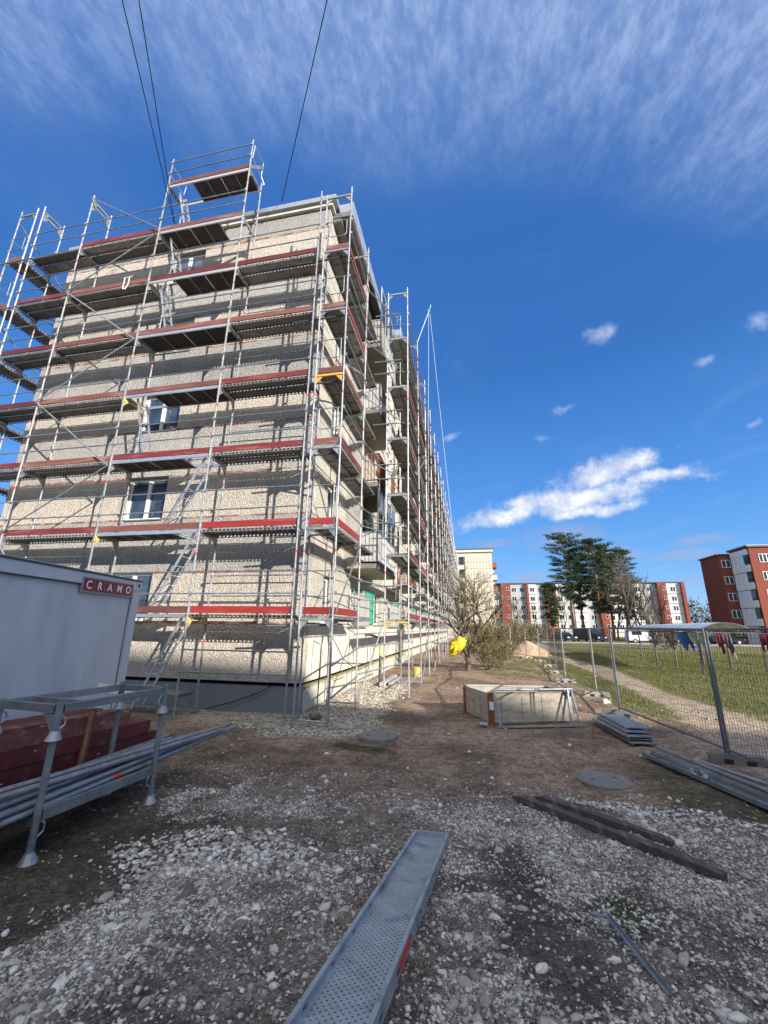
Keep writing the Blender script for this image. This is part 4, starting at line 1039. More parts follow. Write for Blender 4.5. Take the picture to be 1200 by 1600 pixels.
# tubes lying in the rack
k = 0
for row in range(3):
    for i in range(9-row*2):
        x = -3.80-row*.012-i*.064-row*.03; z = .375+row*.052
        ya = 1.5+random.uniform(-.3, .2); yb = 5.05+random.uniform(-.1, .55)+(1.05 if (row, i) in ((0, 0), (0, 3), (1, 1)) else 0)+(.25 if i < 2 else 0)
        dz = -.03*random.random()*(yb > 5.6)
        b = MB(); L = yb-ya; b.tube((0, 0, 0), (0, L, dz), .024, M_GALVD, n=10)
        if row < 2 or i < 2:
            for yr in (random.uniform(.8, 1.4), random.uniform(2.2, 2.9)):
                if random.random() < .45: b.tube((0, yr, dz*yr/L), (0, yr+.09, dz*yr/L), .0252, M_RED, n=10)
        b.box((-.006, L, -.022+dz), (.006, L+.05, .022+dz), M_GALVD)
        tag(obj('loose_tube', b, None, (x+.03*random.random(), ya, z)), 'loose galvanised tube lying in the bundle inside the steel rack', 'tube', 'scaffold tubes lying in the rack')
# long ones poking out to the right
for i, (xa, xb) in enumerate(((-3.93, -3.72), (-4.02, -3.80))):
    b = MB(); b.tube((0, 0, 0), (xb-xa, 3.4, -.12), .026, M_GALV, n=10); b.box((xb-xa-.02, 3.39, -.14), (xb-xa+.02, 3.52, -.11), M_GALV)
    tag(obj('loose_tube', b, None, (xa, 2.75, .56+.02*i)), ['long tube on top of the bundle, reaching furthest out of the rack', 'second long tube beside it, ending just short of the longest one'][i], 'tube', 'scaffold tubes lying in the rack')
# stacked boards
ROW = [.16, .345, .53, .71, .86]
lab_row = ['lowest', 'second from below', 'middle', 'fourth from below', 'topmost']
for r_i, z in enumerate(ROW):
    nb = 4 if r_i < 4 else 3
    for j in range(nb):
        ye = [6.05, 5.90, 5.72, 5.35, 5.2][r_i]+random.uniform(-.12, .1)*(j > 0); x = -4.66-.19*j-.01*r_i
        ya = 2.2+random.uniform(-.2, .1); m = [M_TOEB, M_TOE, M_TOE, M_TOEB, M_TOEB][r_i] if j == 0 else random.choice([M_TOE, M_TOEB, M_TOE])
        b = MB(); L = ye-ya; sl = -.035
        b.box((-.17, 0, 0), (0, L, .165 if r_i < 4 else .05), m)
        b.box((-.172, L-.0, .0), (-.0, L+.012, .15 if r_i < 4 else .05), M_WOOD)
        if j == 0:
            for _ in range(3): yy_ = random.uniform(.4, L-.2); zz_ = random.uniform(.03, .12) if r_i < 4 else .02; b.box((.0005, yy_, zz_), (.0015, yy_+random.uniform(.02, .09), zz_+.012), M_WHITED)
        o = obj('red_painted_board', b, None, (x, ya, z+.05)); o.rotation_euler = (R(-1.6-.2*r_i), 0, R(-1.2+random.uniform(-.5, .5)))
        if j == 0: tag(o, 'red painted scaffold board on the near face of the pile, %s row' % lab_row[r_i], 'board', 'red boards piled behind the rack')
        else: tag(o, 'red painted scaffold board inside the pile behind the steel rack', 'board', 'red boards piled behind the rack')
for i, (z, ye, m) in enumerate(((.03, 6.3, M_WOOD), (.12, 6.12, M_WOOD))):
    b = MB(); b.box((-.9, 0, 0), (-.0, ye-3.6, .085), m); b.box((-.02, 0, .001), (.06+.05*i, ye-3.6-.15, .05), m)
    tag(obj('plank', b, None, (-4.70, 3.6, z)), ['raw weathered plank lying on the ground under the red boards', 'raw weathered plank between the ground plank and the red boards'][i], 'plank')
b = MB(); b.box((0, 0, 0), (.03, .09, .92), M_RUST); b.box((.031, .0, 0), (.036, .045, .9), M_WOOD); o = obj('stake', b, None, (-4.63, 4.60, .02)); o.rotation_euler = (R(-4), 0, 0)
tag(o, 'rust stained wooden stake upright against the pile of red boards', 'stake')
b = MB(); b.box((-.5, 0, 0), (.0, .03, .10), M_CREAM); b.box((-.5, .35, .03), (.0, .38, .13), M_CREAM); b.box((-.03, .03, .01), (.0, .35, .09), M_CREAM)
o = obj('wooden_frame', b, None, (-4.75, 5.45, .95)); o.rotation_euler = (R(-20), R(12), R(20)); tag(o, 'small pale wooden frame leaning on top of the red boards', 'wooden frame')

# ------------------------------------------------------------------ perforated deck in the foreground
L_, W_ = 3.0, .32
pd = empty('steel_deck', (-.445, 4.575, GZ(-.445, 4.575)+.0), 'perforated galvanised scaffold deck lying on the gravel in the foreground, red mark on one edge', 'scaffold deck')
a3 = Vector((-.445, 4.575, .075)); b3 = Vector((-.61, 1.62, .545)); d3 = (b3-a3).normalized(); side = Vector((1, .0, 0)); side = (side-d3*side.dot(d3)).normalized(); upn = side.cross(d3)*-1
if upn.z < 0: upn = -upn
ML = Matrix(((d3.x, side.x, upn.x, 0), (d3.y, side.y, upn.y, 0), (d3.z, side.z, upn.z, 0), (0, 0, 0, 1))).to_quaternion()
pd.location = a3; pd.rotation_mode = 'QUATERNION'; pd.rotation_quaternion = ML
# plate: every cell of the grid has its own hole with a turned-down rim
nx_, ny_ = 160, 13; px_, py_ = L_/nx_, (W_-.075)/ny_
vv, ff = [], []
for i in range(nx_):
    for j in range(ny_):
        hole = ((i+j) % 2 == 0) and 3 < i < nx_-3
        x0, y0 = i*px_, -W_/2+.0375+j*py_
        if not hole:
            n0 = len(vv); vv += [(x0, y0, 0), (x0+px_, y0, 0), (x0+px_, y0+py_, 0), (x0, y0+py_, 0)]; ff.append((n0, n0+1, n0+2, n0+3)); continue
        cx_, cy_ = x0+px_/2, y0+py_/2; r = .0062; n0 = len(vv)
        vv += [(x0, y0, 0), (cx_, y0, 0), (x0+px_, y0, 0), (x0+px_, cy_, 0), (x0+px_, y0+py_, 0), (cx_, y0+py_, 0), (x0, y0+py_, 0), (x0, cy_, 0)]
        for zz in (0, -.006):
            for t_ in (225, 270, 315, 0, 45, 90, 135, 180): vv.append((cx_+r*math.cos(R(t_)), cy_+r*math.sin(R(t_)), zz))
        for t_ in range(8):
            u_ = (t_+1) % 8; ff.append((n0+t_, n0+u_, n0+8+u_, n0+8+t_)); ff.append((n0+8+t_, n0+8+u_, n0+16+u_, n0+16+t_))
me = bpy.data.meshes.new('tread_plate'); me.from_pydata(vv, [], ff)
M_DECK = mat('blue_grey_zinc', (.31, .355, .39), .5, .35, .2, 7, .1, 40, alt=(.17, .20, .23), altscale=5)
me.materials.append(M_DECK); obj('tread_plate', me, pd, (0, 0, -.028))
for s in (-1, 1):
    b = MB(); y0 = s*W_/2
    def bx(xa, xb, ya, yb, za, zb, m=M_DECK): b.box((xa, min(s*ya, s*yb), za), (xb, max(s*ya, s*yb), zb), m)
    h = W_/2
    bx(0, L_, h-.022, h, -.004, .004); bx(0, L_, h-.004, h, -.075, -.0041); bx(0, L_, h-.022, h-.018, -.032, -.0041); bx(0, L_, h-.038, h-.0221, -.031, -.027); bx(0, L_, h-.022, h-.0041, -.076, -.071)
    for i in range(9):
        x = .22+i*.32; bx(x, x+.05, h, h+.0012, -.045, -.028, M_DKST); bx(x+.1, x+.135, h-.024, h-.0222, -.02, -.012, M_DKST)
    bx(1.86, 2.14, h+.0012, h+.0022, -.060, -.012, M_RED) if s == 1 else None
    obj('side_rail', b, pd)
b = MB(); b.box((-.03, -W_/2, -.06), (-.002, W_/2, .005), M_DECK); b.box((-.045, -W_/2+.02, -.02), (-.03, -W_/2+.07, .002), M_DKST); b.box((-.045, W_/2-.07, -.02), (-.03, W_/2-.02, .002), M_DKST)
obj('end_cap', b, pd)

# ------------------------------------------------------------------ plywood mortar box with steel frame
bx_ = empty('plywood_box', (1.0, 10.1, 0), 'low open box of weathered plywood with red brown corner posts, in the yard', 'box')
A, B_, C1, D1 = Vector((-.17, 10.85, 0)), Vector((.36, 9.74, 0)), Vector((2.10, 10.40, 0)), Vector((1.72, 11.2, 0))
def panel(p, q, h, m, nm='panel'):
    b = MB(); q_ = q-p; b.bar((0, 0, h/2+.05), (q_.x, q_.y, h/2+.05), .03, h, m); 
    for i in range(4):
        f_ = (i+.5)/4; c0 = q_*f_; nrm = Vector((q_.y, -q_.x, 0)).normalized()*.017
        b.bar((c0.x+nrm.x, c0.y+nrm.y, .09), (c0.x+nrm.x, c0.y+nrm.y, h), .012, .003, M_CONCD)
    return obj(nm, b, bx_, wp(bx_, p))
panel(A, B_, .56, M_PLY); panel(B_, C1, .56, M_PLY); panel(C1, D1, .56, M_PLY); panel(D1, A, .56, M_PLY)
for p in (A, B_):
    b = MB(); b.box((-.06, -.03, 0), (.06, .03, .63), M_RUST); o = obj('corner_post', b, bx_, wp(bx_, p), rz=R(-20))
b = MB(); b.box((-.075, -.005, 0), (.02, .0, .16), M_WHITE); o = obj('label', b, bx_, wp(bx_, (B_.x+.04, B_.y-.045, .30)), rz=R(-20))
for p, q in ((A, D1), (D1, C1), (B_, C1)):
    b = MB(); d_ = q-p; b.bar((0, 0, .63), (d_.x, d_.y, .63), .07, .025, M_WHITED if p is A else M_WOOD); obj('rim_board', b, bx_, wp(bx_, p))
sf = empty('steel_trestle', (1.35, 9.7, 0), 'welded galvanised tube frame leaning on the front of the plywood box', 'steel frame')
fa, fb = Vector((.52, 9.44, .03)), Vector((2.28, 10.05, .03)); fc, fd = Vector((.44, 9.66, .70)), Vector((2.12, 10.30, .70))
for p, q, nm_ in ((fa, fb, 'bottom_tube'), (fc, fd, 'top_tube'), (fa, fc, 'side_tube'), (fb-Vector((.12, .03, 0)), fd-Vector((.02, 0, 0)), 'side_tube'), (fb-Vector((.30, .08, 0)), fd-Vector((.10, .03, 0)), 'side_tube')): tube_part(nm_, p, q, .024, M_GALVD, sf)
b = MB(); b.quad([(0, 0, 0), (-.2, -.05, 0), (-.0, 0, -.2)], M_GALV); b.quad([(0, -.006, 0), (0, -.006, -.2), (-.2, -.056, 0)], M_GALV); obj('gusset', b, sf, wp(sf, fd))
for i in range(2): 
    b = MB(); b.box((-.1, -.04, 0), (.1, .04, .05), M_WOOD); tag(obj('wood_block', b, None, (1.15+i*.45, 9.72+i*.12, GZ(1.2, 9.7))), ['small wood block under the front of the plywood box, left one', 'small wood block under the front of the plywood box, right one'][i], 'wood block')
b = MB()
for i in range(3): b.tube((-.02+i*.05, 0, .05), (.03+i*.05, .02, .055), .045, M_GALV, n=12)
tag(obj('clamp_pile', b, None, (.12, 9.55, GZ(.1, 9.5))), 'few round steel clamps heaped at the near left corner of the plywood box', 'clamps')

# ------------------------------------------------------------------ fence of wire panels
FEET = [(3.86, 8.10), (3.36, 11.43), (3.70, 14.55), (3.52, 18.02), (3.87, 21.5), (4.15, 24.9), (4.15, 28.2), (3.75, 31.4), (3.05, 34.7), (1.9, 37.9)]
def fence_panel(p, q, label, m, h=1.92, wires=True):
    p = Vector((*p, GZ(*p)+.1)); q = Vector((*q, GZ(*q)+.1)); d = q-p; L = d.length; u = d.normalized()
    o = empty('wire_fence', p, label, 'fence panel', 'temporary wire fence panels')
    p2 = u*.04; q2 = u*(L-.04); b = MB(); Z = Vector((0, 0, h))
    b.tube(p2, p2+Z, .021, m, n=8); b.tube(q2, q2+Z, .021, m, n=8); b.tube(p2+Z-Vector((0, 0, .02)), q2+Z-Vector((0, 0, .02)), .019, m, n=8); b.tube(p2+Vector((0, 0, .1)), q2+Vector((0, 0, .1)), .019, m, n=8)
    obj('frame', b, o)
    b = MB(); n = int(L/.072); nr = 3 if L < 4.5 else 3
    for i in range(1, n): c0 = p2+(q2-p2)*(i/n); b.tube(c0+Vector((0, 0, .1)), c0+Z, .0026, M_WIRE, n=3, caps=False)
    for i in range(1, 15): b.tube(p2+Vector((0, 0, .1+(h-.12)*i/15)), q2+Vector((0, 0, .1+(h-.12)*i/15)), .0024, M_WIRE, n=3, caps=False)
    me = b.mesh('wire_mesh'); obj('wire_mesh', me, o, kind='stuff')
    return o
ords = ['nearest', 'second', 'third', 'fourth', 'fifth', 'sixth', 'seventh', 'eighth', 'ninth']
fence_panel((4.00, 4.75), FEET[0], 'dark wire fence panel at the right edge of the picture, before the first post', M_FPOST)
for i in range(9):
    fence_panel(FEET[i], FEET[i+1], '%s full wire fence panel counted from the right hand concrete foot' % ords[i], M_FPOST if i == 0 else M_GALV)
for i, (x, y) in enumerate(FEET[:9]):
    b = MB(); m = M_CONCD if i < 2 else M_CONC
    b.box((-.36, -.11, 0), (.36, .11, .12), m); b.box((-.33, -.085, .1201), (.33, .085, .15), m)
    b.box((-.2, -.112, .02), (-.08, -.1105, .09), M_BLACK); b.box((.08, -.112, .02), (.2, -.1105, .09), M_BLACK)
    o = obj('concrete_block', b, None, (x+(.12 if i == 0 else 0), y+.0, GZ(x, y)-.01), rz=R([-12, -14, -6, -4, 3, 8, 0, 10, 15][i]))
    tag(o, 'concrete block foot carrying the %s fence post counted from the right' % ords[i], 'fence foot', 'concrete feet of the wire fence')
b = MB(); b.box((-.15, -.06, 0), (.15, .06, .1), M_STONEW); tag(obj('broken_brick', b, None, (3.62, 13.4, GZ(3.62, 13.4)), rz=.6), 'pale broken brick lying under the wire fence between two feet', 'brick')

# stack of steel plates by the second foot
def slab(name, x, y, z, sx, sy, sz, rz, m, label, cat, group=None, tilt=0):
    b = MB(); b.box((-sx/2, -sy/2, 0), (sx/2, sy/2, sz), m); b.box((-sx/2, -sy/2, -.02), (-sx/2+.02, sy/2, 0), m); b.box((sx/2-.02, -sy/2, -.02), (sx/2, sy/2, 0), m)
    o = obj(name, b, None, (x, y, z)); o.rotation_euler = (tilt, 0, R(rz)); return tag(o, label, cat, group)
gz = GZ(2.8, 9.6)
names_ = ['bottom', 'second', 'third', 'fourth', 'top']
for i in range(5):
    slab('steel_plate', 2.82+[.0, .03, -.05, .02, .10][i], 9.62+[0, .05, -.04, .06, .15][i], gz+.03+i*.042, .42-.02*(i % 2), 1.75-.12*i, .014, [6, 3, 8, 5, 4][i], M_GALV if i % 2 == 0 else M_GALVD,
         'galvanised steel plate, %s one in the small stack by the fence' % names_[i], 'steel plate', 'steel plates stacked by the fence')
# long beams and tubes at the right
def long_piece(name, p, q, kind, label, m=M_GALVD, w=.1):
    p = Vector(p); q = Vector(q); b = MB()
    if kind == 'tube': b.tube((0, 0, 0), q-p, .024, m, n=10)
    else:
        b.bar((0, 0, 0), q-p, w, .012, m); d_ = (q-p).normalized(); s_1 = d_.cross(Vector((0, 0, 1)))*(w/2)
        for k_ in (-1, 1): b.bar(s_1*k_, (q-p)+s_1*k_, .008, .05, m)
        n = int((q-p).length/.25)
        for i in range(1, n): c0 = (q-p)*(i/n); b.box((c0.x-.02, c0.y-.02, c0.z+.006), (c0.x+.02, c0.y+.02, c0.z+.008), M_DKST)
    return tag(obj(name, b, None, p), label, 'steel beam' if kind != 'tube' else 'tube')
long_piece('steel_beam', (2.68, 8.05, .05), (3.50, 4.95, .09), 'c', 'long galvanised channel on the soil at right, the nearest of the steel lengths', w=.13)
long_piece('steel_beam', (2.78, 8.02, .10), (3.72, 5.0, .14), 'c', 'galvanised channel lying just behind the nearest steel length at right', M_GALV, w=.09)
long_piece('scaffold_tube', (2.86, 8.08, .15), (3.66, 5.1, .17), 'tube', 'dull tube resting on top of the two steel channels at right')
long_piece('scaffold_tube', (3.28, 7.85, .06), (4.1, 5.6, .10), 'tube', 'pale tube lying beside the dark concrete foot at far right', M_GALV)
for i, (x, y) in enumerate(((2.92, 7.15), (3.02, 7.05), (2.88, 7.0), (2.98, 6.9))):
    b = MB(); b.box((-.035, -.02, 0), (.035, .02, .05), M_GALV); b.tube((-.02, 0, .03), (.03, .01, .06), .028, M_GALVD, n=8); b.tube((.02, -.03, .03), (.02, .04, .035), .008, M_DKST, n=6)
    tag(obj('tube_clamp', b, None, (x, y, .05), rz=i*1.3), 'rusty steel tube clamp dropped on the soil next to the steel channels', 'clamp', 'tube clamps by the steel channels')
# dark timbers
def timber(p, q, w, h, label):
    p = Vector(p); q = Vector(q); d_ = q-p; b = MB(); n = 14; s_1 = d_.cross(Vector((0, 0, 1))).normalized()
    ring = []
    for i in range(n+1):
        f_ = i/n; c0 = d_*f_; ww = w/2*(1+random.uniform(-.1, .08)); tp = .35 if i == 0 else (.75 if i == n else 1)
        hh = h*(1+random.uniform(-.06, .06))*tp
        ring.append([c0-s_1*ww*tp, c0+s_1*ww*tp, c0+s_1*ww*tp*.95+Vector((0, 0, hh)), c0-s_1*ww*tp*.9+Vector((0, 0, hh*random.uniform(.9, 1.0)))])
    for a_, c0 in zip(ring[:-1], ring[1:]):
        for k_ in range(4): b.quad([a_[k_], a_[(k_+1) % 4], c0[(k_+1) % 4], c0[k_]], M_WOODD)
    b.quad(ring[0][::-1], M_WOOD); b.quad(ring[-1], M_WOODD)
    tag(obj('timber', b, None, p), label, 'timber', 'dark timbers on the gravel')
timber((.42, 5.80, .02), (1.92, 4.42, .04), .12, .055, 'longer dark weathered timber lying on the gravel, nearer the camera, one end splintered')
timber((.68, 5.86, .02), (1.76, 4.93, .04), .11, .05, 'shorter dark weathered timber lying on the gravel just behind the longer one')
b = MB(); z_ = GZ(.75, 3.1)
b.bar((0, 0, .02), (.10, -.62, .06), .022, .006, M_GALVD); b.bar((.012, 0, .03), (.112, -.62, .07), .004, .022, M_GALVD); b.bar((-.08, .02, .015), (.02, -.01, .02), .02, .006, M_GALVD)
tag(obj('angle_iron', b, None, (.76, 3.36, z_)), 'thin galvanised angle iron stuck in the gravel at the bottom right', 'angle iron')
b = MB(); b.bar((0, 0, .0), (.05, .02, .008), .025, .008, M_DECK); tag(obj('plastic_scrap', b, None, (.33, 3.78, GZ(.33, 3.78)+.03)), 'small pale blue scrap of plastic on the gravel right of the steel deck', 'scrap')
# manhole covers
def cover(x, y, r, label, h=.05, rim=0.):
    b = MB(); z = GZ(x, y); n = 40
    b.tube((0, 0, -.15), (0, 0, h), r, M_CONCD, n=n); b.tube((0, 0, h+.0005), (0, 0, h+.008), r*.93, M_CONCD, r1=r*.9, n=n)
    for i in range(2): b.tube((r*.5*(1-2*i), 0, h+.008), (r*.5*(1-2*i), 0, h+.014), .03, M_DKST, n=8)
    tag(obj('manhole_cover', b, None, (x, y, z), rz=.4), label, 'manhole cover')
cover(-1.74, 8.12, .36, 'round concrete manhole cover in the bare soil near the scaffold corner', .06)
cover(1.68, 6.76, .34, 'round concrete manhole cover in the soil behind the dark timbers', .02)
# yellow things beyond the first bays
b = MB(); b.tube((0, 0, 0), (0, 0, .34), .15, M_YEL, r1=.19, n=18); b.tube((0, 0, .34), (0, 0, .36), .2, M_YEL, n=18); b.path([(-.19, 0, .3), (-.15, -.12, .42), (.15, -.12, .42), (.19, 0, .3)], .006, M_DKST, 5)
tag(obj('bucket', b, None, (-2.25, 17.9, GZ(-2.2, 18)+.02)), 'bright yellow plastic bucket standing inside the long scaffold', 'bucket')
b = MB(); b.box((0, 0, 0), (.16, 2.6, .12), M_WHITED); b.box((.25, .3, 0), (.36, 2.2, .1), M_CONC); tag(obj('kerb_stones', b, None, (-3.1, 14.6, .03)), 'pale boards lying on the rubble inside the long scaffold', 'boards')
b = MB(); b.tube((0, 0, 0), (0, 0, .9), .05, M_DKST, n=10); b.tube((0, 0, .9), (.0, .0, 1.25), .05, M_YEL, n=10); b.path([(0, 0, 1.25), (0, 0, 1.5), (-.35, 0, 1.62), (-.75, .0, 1.62)], .04, M_DKST, 8)
tag(obj('gas_pipe', b, None, (-3.3, 15.6, .05)), 'dark gas riser pipe with a yellow band bending into the wall', 'gas pipe')

# ------------------------------------------------------------------ background buildings
def on_z(px, py, z):
    d = pix_dir(px, py); t_ = (z-EYE)/d.z; return Vector((d.x*t_, d.y*t_, z))
def far_window(parent, x, y, z, rz, w, h, n=2, fm=None):
    return window(parent, (x, y, z), rz, w, h, tuple(w*(i+1)/n for i in range(n-1)), fm=fm, gm=M_GLASSD, sill=False)
# tan tiled block
tb = empty('tan_apartment_block', (0, 95, 0), 'tall tan tiled apartment block with a blank end wall past the scaffold', 'building')
bm = MB(); bm.box((-9, 90.6, -.5), (5.2, 125, 18.0), M_TANW); obj('wall', bm, tb, wp(tb, (0, 0, 0)))
cols = 9; rows = 12
for i in range(cols):
    for j in range(rows):
        x0 = -.55+i*(5.75/cols); z0 = .6+j*(16.6/rows)
        box_part('tile_panel', (x0+.02, 90.45, z0+.02), (x0+5.75/cols-.02, 90.6, z0+16.6/rows-.02), M_TANW, tb)
bm = MB(); bm.box((-9.1, 90.2, 18.0), (5.5, 125.2, 18.55), M_CREAM); bm.box((-9.2, 90.1, 18.551), (5.6, 125.3, 18.75), M_DKST); obj('roof', bm, tb, wp(tb, (0, 0, 0)))
for k in range(6):
    far_window(tb, -1.75, 90.46, 1.6+2.75*k, 0, 1.0, 1.7, 1, M_DKST)
    box_part('balcony', (5.21, 93.5, 1.3+2.75*k), (6.3, 97.5, 2.4+2.75*k), M_RUST if k % 2 else M_PALEG, tb)
    box_part('balcony', (5.21, 103.5, 1.3+2.75*k), (6.3, 107.5, 2.4+2.75*k), M_PALEG, tb)
# long red and white block at the end of the yard
rb = empty('red_white_block', (40, 150, 0), 'long five storey block of alternating red brick and white bays behind the pines', 'building')
pxX = lambda p: 11.03+(p-782)*.2006
secs = [(774, 782, 'g', 2), (782, 798, 'r', 0), (798, 824, 'g', 1.2), (824, 828, 'r', 0), (828, 841, 'w', 1), (841, 855, 'g', 1.4), (855, 872, 'r', 0), (872, 886, 'w', 1), (886, 900, 'g', 1.3), (900, 920, 'w', 1), (920, 938, 'g', 1.4), (938, 951, 'r', 0), (951, 975, 'w', 1), (975, 992, 'g', 1.4), (992, 1008, 'w', 1), (1008, 1028, 'g', 1.4), (1028, 1041, 'r', 0), (1041, 1063, 'w', 1), (1063, 1068, 'r', 0)]
for a, b_, c_1, dp in secs:
    m = {'r': M_BRICK, 'w': M_PALE, 'g': M_PALEG}[c_1]; xa, xb = pxX(a), pxX(b_)
    box_part('bay', (xa+.01, 150+dp, -.5), (xb-.01, 162, 17.0+(.25 if c_1 == 'r' else 0)), m, rb)
    if c_1 != 'r':
        n = max(1, int((xb-xa)/2.3))
        for k in range(5):
            for i in range(n):
                far_window(rb, xa+(i+.5)*(xb-xa)/n-.75, 150+dp-.07, 2.2+3.05*k, 0, 1.5, 1.5, 2)
            if c_1 == 'w': box_part('ledge', (xa+.1, 150+dp-.25, 1.45+3.05*k), (xb-.1, 150+dp-.012, 1.6+3.05*k), M_PALEG, rb)
    elif b_-a > 10:
        for k in range(5): far_window(rb, (xa+xb)/2+.2, 149.93, 2.6+3.05*k, 0, .8, 1.1, 1)
bm = MB(); bm.box((pxX(774), 150.8, 17.2), (pxX(1068)+.2, 162.4, 17.5), M_DKST); bm.box((pxX(1066), 162.01, -.5), (pxX(1068)+2.8, 170, 17.0), M_DKST); obj('roof', bm, rb, wp(rb, (0, 0, 0)))  # tall dark box at the right end paints in the block's shaded side
for px_1 in (787, 951, 964):
    bm = MB(); x = pxX(px_1); bm.tube((x, 155, 17.5), (x, 155, 21.6), .05, M_DKST, n=5); bm.tube((x-.9, 155, 20.9), (x+.9, 155, 20.9), .04, M_DKST, n=4); bm.tube((x-.6, 155, 20.1), (x+.6, 155, 20.1), .04, M_DKST, n=4)
    obj('aerial', bm, rb, wp(rb, (0, 0, 0)))
# red block at the right
rr = empty('red_brick_block', (46, 82, 0), 'dark red brick apartment block with a pale balcony strip at the right edge', 'building')
box_part('wall', (43.2, 81.6, -.5), (60, 87.4, 14.9), M_BRICK, rr); box_part('wall', (45.1, 76.5, -.5), (75, 81.59, 15.35), M_BRICK, rr)
bm = MB(); bm.box((43.0, 81.4, 14.9), (45.0, 87.7, 15.1), M_DKST); bm.box((44.8, 76.2, 15.35), (75.1, 81.8, 15.55), M_DKST); bm.box((44.75, 76.15, 15.551), (75.2, 81.9, 15.7), M_PALEG); obj('roof', bm, rr, wp(rr, (0, 0, 0)))
for k in range(5):
    z = .9+2.85*k
    far_window(rr, 43.55, 81.53, z+.4, 0, 1.35, 1.35, 2)
    for x in (46.3, 49.6, 53., 56.5): far_window(rr, x, 76.43, z+.55, 0, 1.6, 1.35, 3)
    box_part('balcony_panel', (44.86, 76.8, z-.9+.05), (45.08, 81.3, z+.25), M_WHITE, rr)
    bm = MB()
    for i in range(4): bm.box((44.9, 76.8+i*1.13, z+.26), (44.96, 77.86+i*1.13, z+1.9), M_WHITE if i else M_GLASSD)
    obj('glazing', bm, rr, wp(rr, (0, 0, 0)))
box_part('balcony_panel', (44.86, 76.8, 14.2), (45.08, 81.3, 15.1), M_WHITE, rr)
# the block behind the viewer whose shade lies over the yard
ob = empty('shading_block', (34, -22.9, 0), 'plain pale five storey apartment block behind the viewer that shades the yard', 'building', rz=R(-4.6))
def obx(lo, hi, m, nm): b = MB(); b.box(lo, hi, m); return obj(nm, b, ob)
obx((-30, -6, -.5), (28, 6.4, 15.2), M_PALE, 'wall'); obx((-30.3, -6.3, 15.21), (28.3, 6.7, 15.75), M_DKST, 'roof'); obx((-30.02, -6.02, -.5), (28.02, 6.42, .7), M_CONCD, 'plinth')
for k in range(5):
    for i in range(14):
        me_o = window(ob, Vector((-28+i*4.0, 6.5, 1.9+2.77*k))+ob.location, R(180), 1.5, 1.35, (.75,), sill=False)
# ------------------------------------------------------------------ laundry shelter
ls = empty('laundry_shelter', (12, 29, 0), 'open laundry drying shelter with a curved translucent roof on dark posts on the lawn', 'shelter')
L0, L1, WV = Vector((10.75, 23.3, 0)), Vector((12.5, 38., 0)), 2.5
dv = (L1-L0).normalized(); sv = Vector((dv.y, -dv.x, 0)); LL = (L1-L0).length
nb = 8
for i in range(nb):
    b = MB(); n = 10; a0 = L0+dv*(LL*i/nb); a1 = L0+dv*(LL*(i+1)/nb-.04)
    pr = [(j/n, .42*math.sin(math.pi*j/n)) for j in range(n+1)]
    for (u0, h0), (u1, h1) in zip(pr[:-1], pr[1:]):
        p0, p1, p2, p3 = a0+sv*(WV*u0)+Vector((0, 0, 1.98+h0)), a0+sv*(WV*u1)+Vector((0, 0, 1.98+h1)), a1+sv*(WV*u1)+Vector((0, 0, 1.98+h1)), a1+sv*(WV*u0)+Vector((0, 0, 1.98+h0))
        b.quad([p0, p1, p2, p3], M_POLY); dz_ = Vector((0, 0, -.012)); b.quad([p3+dz_, p2+dz_, p1+dz_, p0+dz_], M_POLY)
    obj('roof_sheet', b, ls, wp(ls, (0, 0, 0)))
for i in range(nb+1):
    a0 = L0+dv*(LL*i/nb); b = MB(); n = 10
    b.path([a0+sv*(WV*j/n)+Vector((0, 0, 1.96+.42*math.sin(math.pi*j/n)-.02)) for j in range(n+1)], .02, M_FPOST, 5); obj('rib', b, ls, wp(ls, (0, 0, 0)))
    if i % 2 == 0:
        for s in (0, 1): p = a0+sv*(WV*s); tube_part('post', (p.x, p.y, 0), (p.x, p.y, 2.0), .045, M_FPOST, ls)
        tube_part('cross_beam', a0+Vector((0, 0, 1.9)), a0+sv*WV+Vector((0, 0, 1.9)), .03, M_FPOST, ls)
for s in (0, 1): tube_part('eave_beam', L0+sv*(WV*s)+Vector((0, 0, 1.98)), L1+sv*(WV*s)+Vector((0, 0, 1.98)), .035, M_FPOST, ls)
def cloth(name, x, y, w, h, m, label, seed, rz=0., skew=0.):
    b = MB(); n, k_ = 9, 7; rd = random.Random(seed); P_ = []
    for i in range(n+1):
        row = []
        for j in range(k_+1):
            f_ = j/k_; row.append((w*(i/n)*(1-.25*f_)+skew*f_*f_, .09*math.sin(i*1.7+seed+f_*2)*f_, -h*f_*(.8+.2*math.sin(i*.9+seed))))
        P_.append(row)
    for i in range(n):
        for j in range(k_): b.quad([P_[i][j], P_[i+1][j], P_[i+1][j+1], P_[i][j+1]], m); 
    o = obj(name, b, None, (x, y, 1.9), rz=rz); tag(o, label, 'laundry', 'laundry hung at the shelter'); return o
cloth('towel', 10.72, 25.3, .62, .95, M_BLUECL, 'blue cloth blown sideways on the washing line, leftmost of the laundry', 1, skew=.35)
cloth('sheet', 10.95, 24.6, .62, .75, M_CLOTH, 'white sheet on the line right beside the blue cloth', 2, skew=.35)
cloth('towel', 11.2, 24.0, .25, .85, M_WHITED, 'narrow white towel blown to the right near the dark fence post', 5, skew=.25)
cloth('shirt', 11.12, 22.5, .30, 1.0, M_REDCL, 'dark red garment hanging on the line right of the dark fence post', 3, skew=.1)
cloth('trousers', 11.42, 22.5, .36, 1.05, M_BRNCL, 'dark brown garment hanging beside the dark red one', 4, skew=.15)
cloth('shirt', 11.62, 22.6, .20, 1.2, M_CLOTH, 'white garment showing below the dark brown one', 6, skew=.1)
